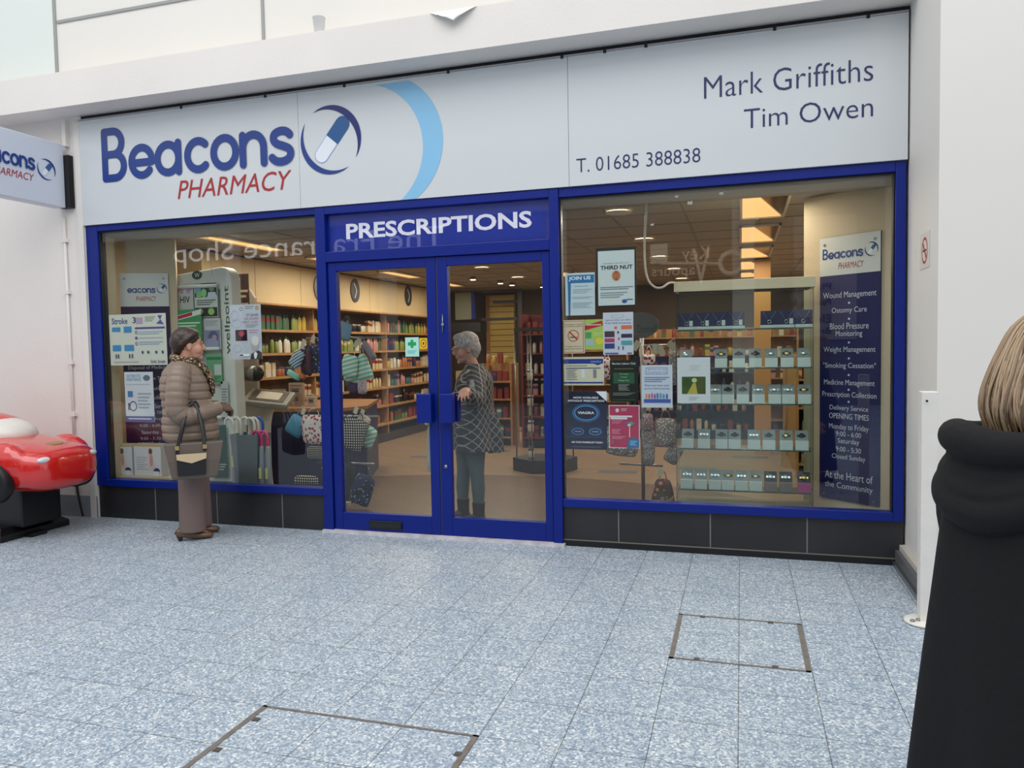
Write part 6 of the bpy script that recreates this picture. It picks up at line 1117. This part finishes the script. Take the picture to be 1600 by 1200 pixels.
# ================================================================ CHILDREN'S RIDE (plain red car)
RC = mat('glossy_red_fibreglass', (206, 26, 22), .18, coat=1., spec=.6)
k = thing('kiddie_ride', 'shiny red toy car ride with pale windscreen on a black base by the wall', 'coin ride', (-6.0, -.62, 0))
cx0, cy0 = -5.07, -.62   # nose, centre line
def st(x, z0, z1, hw): return (cx0 - x, z0, z1, hw)
secs = [st(0, .50, .60, .10), st(.015, .44, .66, .2), st(.05, .405, .70, .27), st(.12, .38, .725, .325), st(.25, .37, .755, .35), st(.42, .37, .785, .355), st(.6, .38, .81, .35), st(.85, .38, .80, .35), st(1.1, .38, .79, .36), st(1.3, .39, .80, .35), st(1.42, .42, .78, .3), st(1.48, .5, .7, .16)]
q = MB(); N_ = 36; vs = []
qs = cat(secs, 4)
for (x, z0, z1, hw) in qs:
    for j_ in range(N_):
        a = 2 * pi * j_ / N_; cc, ss = math.cos(a), math.sin(a); e_ = 2.9
        vs.append((x, cy0 + hw * math.copysign(abs(cc) ** (2 / e_), cc), (z0 + z1) / 2 + (z1 - z0) / 2 * math.copysign(abs(ss) ** (2 / e_), ss)))
q.add(vs, [(i * N_ + j_, i * N_ + (j_ + 1) % N_, (i + 1) * N_ + (j_ + 1) % N_, (i + 1) * N_ + j_) for i in range(len(qs) - 1) for j_ in range(N_)] + [tuple(reversed(range(N_))), tuple((len(qs) - 1) * N_ + j_ for j_ in range(N_))], RC, True)
for x in (.38, 1.16):
    for s in (1, -1): q.ell((cx0 - x, cy0 + s * .28, .60), (.24, .12, .185), RC)
q.ell((cx0 - .86, cy0, .80), (.36, .27, .165), RC)
q.build('car_body', k, remesh=.012, smooth=6)
q = MB(); q.ell((cx0 - .80, cy0, .80), (.345, .262, .15), mat('pale_windscreen', (222, 218, 210), .25)); o = q.build('windscreen', k)
q = MB(); q.ell((cx0 - .93, cy0, .84), (.345, .275, .15), RC); q.build('roof_panel', k)
for s in (1, -1):
    x = cx0 - .42; y = cy0 + s * .375
    Mw = Matrix.Translation((x, y, .485)) @ Matrix.Rotation(pi / 2, 4, X)
    for xx in (cx0 - .38, cx0 - 1.16):
        Mw = Matrix.Translation((xx, y, .485)) @ Matrix.Rotation(pi / 2, 4, X)
        t_ = MB(); t_.lathe([(.09, -.055), (.15, -.055), (.165, -.035), (.165, .035), (.15, .055), (.09, .055)], M_black, 30, Mw); o = t_.build('wheel', k)
        t_ = MB(); t_.lathe([(.01, -.056), (.10, -.05), (.105, -.058), (.105, .058), (.10, .05), (.01, .056)], mat('red_rim', (170, 30, 28), .35), 24, Mw); rr = t_.build('rim', o)
        t_ = MB()
        for z_ in range(7): a = z_ * 2 * pi / 7; t_.cyl(Mw @ V((.068 * math.cos(a), .068 * math.sin(a), -.06)), Mw @ V((.068 * math.cos(a), .068 * math.sin(a), .06)), .017, .017, M_black, 10)
        t_.build('rim_holes', o)
    hl = MB(); hl.ell((cx0 - .055, cy0 + s * .2, .64), (.03, .075, .026), mat('headlamp', (214, 220, 226), .1, spec=.8)); hl.build('headlamp', k)
q = MB(); q.ell((cx0 - .27, cy0, .744), (.13, .12, .010), mat('bonnet_badge', (150, 116, 60), .4), rot=(0, .09, 0)); q.build('bonnet_badge', k)
BB = mat('ride_base_black', (12, 14, 18), .4)
MB().box(-6.35, -5.42, -.80, -.44, .09, .41, BB).build('pedestal', k, bevel=.01)
q = MB(); vs = []
for z_, g in ((0, 0), (.05, 0), (.10, .06)): vs += [(x + (g if x < -6 else -g), y + (g if y < -.6 else -g), z_) for x, y in ((-6.7, -.95), (-5.47, -.95), (-5.47, -.32), (-6.7, -.32))]
q.add(vs, [(3, 2, 1, 0), (8, 9, 10, 11)] + [(4 * i + a, 4 * i + (a + 1) % 4, 4 * i + 4 + (a + 1) % 4, 4 * i + 4 + a) for i in range(2) for a in range(4)], BB); q.build('floor_base', k, bevel=.006)
MB().box(-5.56, -5.40, -.74, -.6, .0, .03, BB).build('coin_step', k)
q = MB(); q.tube([(-5.62, -.10, .42), (-5.60, -.10, .2), (-5.57, -.09, .015)], .009, M_black, 8); tag(q.build('mains_cable'), 'black cable dropping to the floor between the red ride and the blue window frame', 'cable')
q = MB(); q.lathe([(.0, .014), (.02, .012), (.035, .0), (.0, 0)], mat('white_cap', (220, 220, 220), .4), 14, Matrix.Translation((PZ(137, 806).x, PZ(137, 806).y, 0))); tag(q.build('plastic_lid'), 'small white plastic lid on the floor by the left frame corner', 'lid')

# ---------------------------------------------------------------- labels: tell equal products in a row apart by counting along it
grp = {}
for o in COL.objects:
    if o.parent is None and o.get('category') and o.get('label'): grp.setdefault(o['label'], []).append(o)
ON = ['first', 'second', 'third', 'fourth', 'fifth', 'sixth', 'seventh', 'eighth', 'ninth', 'tenth', 'eleventh', 'twelfth', 'thirteenth', 'fourteenth', 'fifteenth', 'sixteenth']
for lab, os_ in grp.items():
    if len(os_) < 2 or len(os_) > 16: continue
    left = 'left wall unit' in lab or 'right wall' in lab
    os_.sort(key=lambda o: o.location.y if left else o.location.x)
    for i, o in enumerate(os_): o['label'] = '%s %s' % (ON[i], lab.replace(' on the', ' from the %s on the' % ('window' if left else 'left'), 1).replace(' standing on', ' from the left standing on', 1) if len(lab.split()) < 13 else lab)
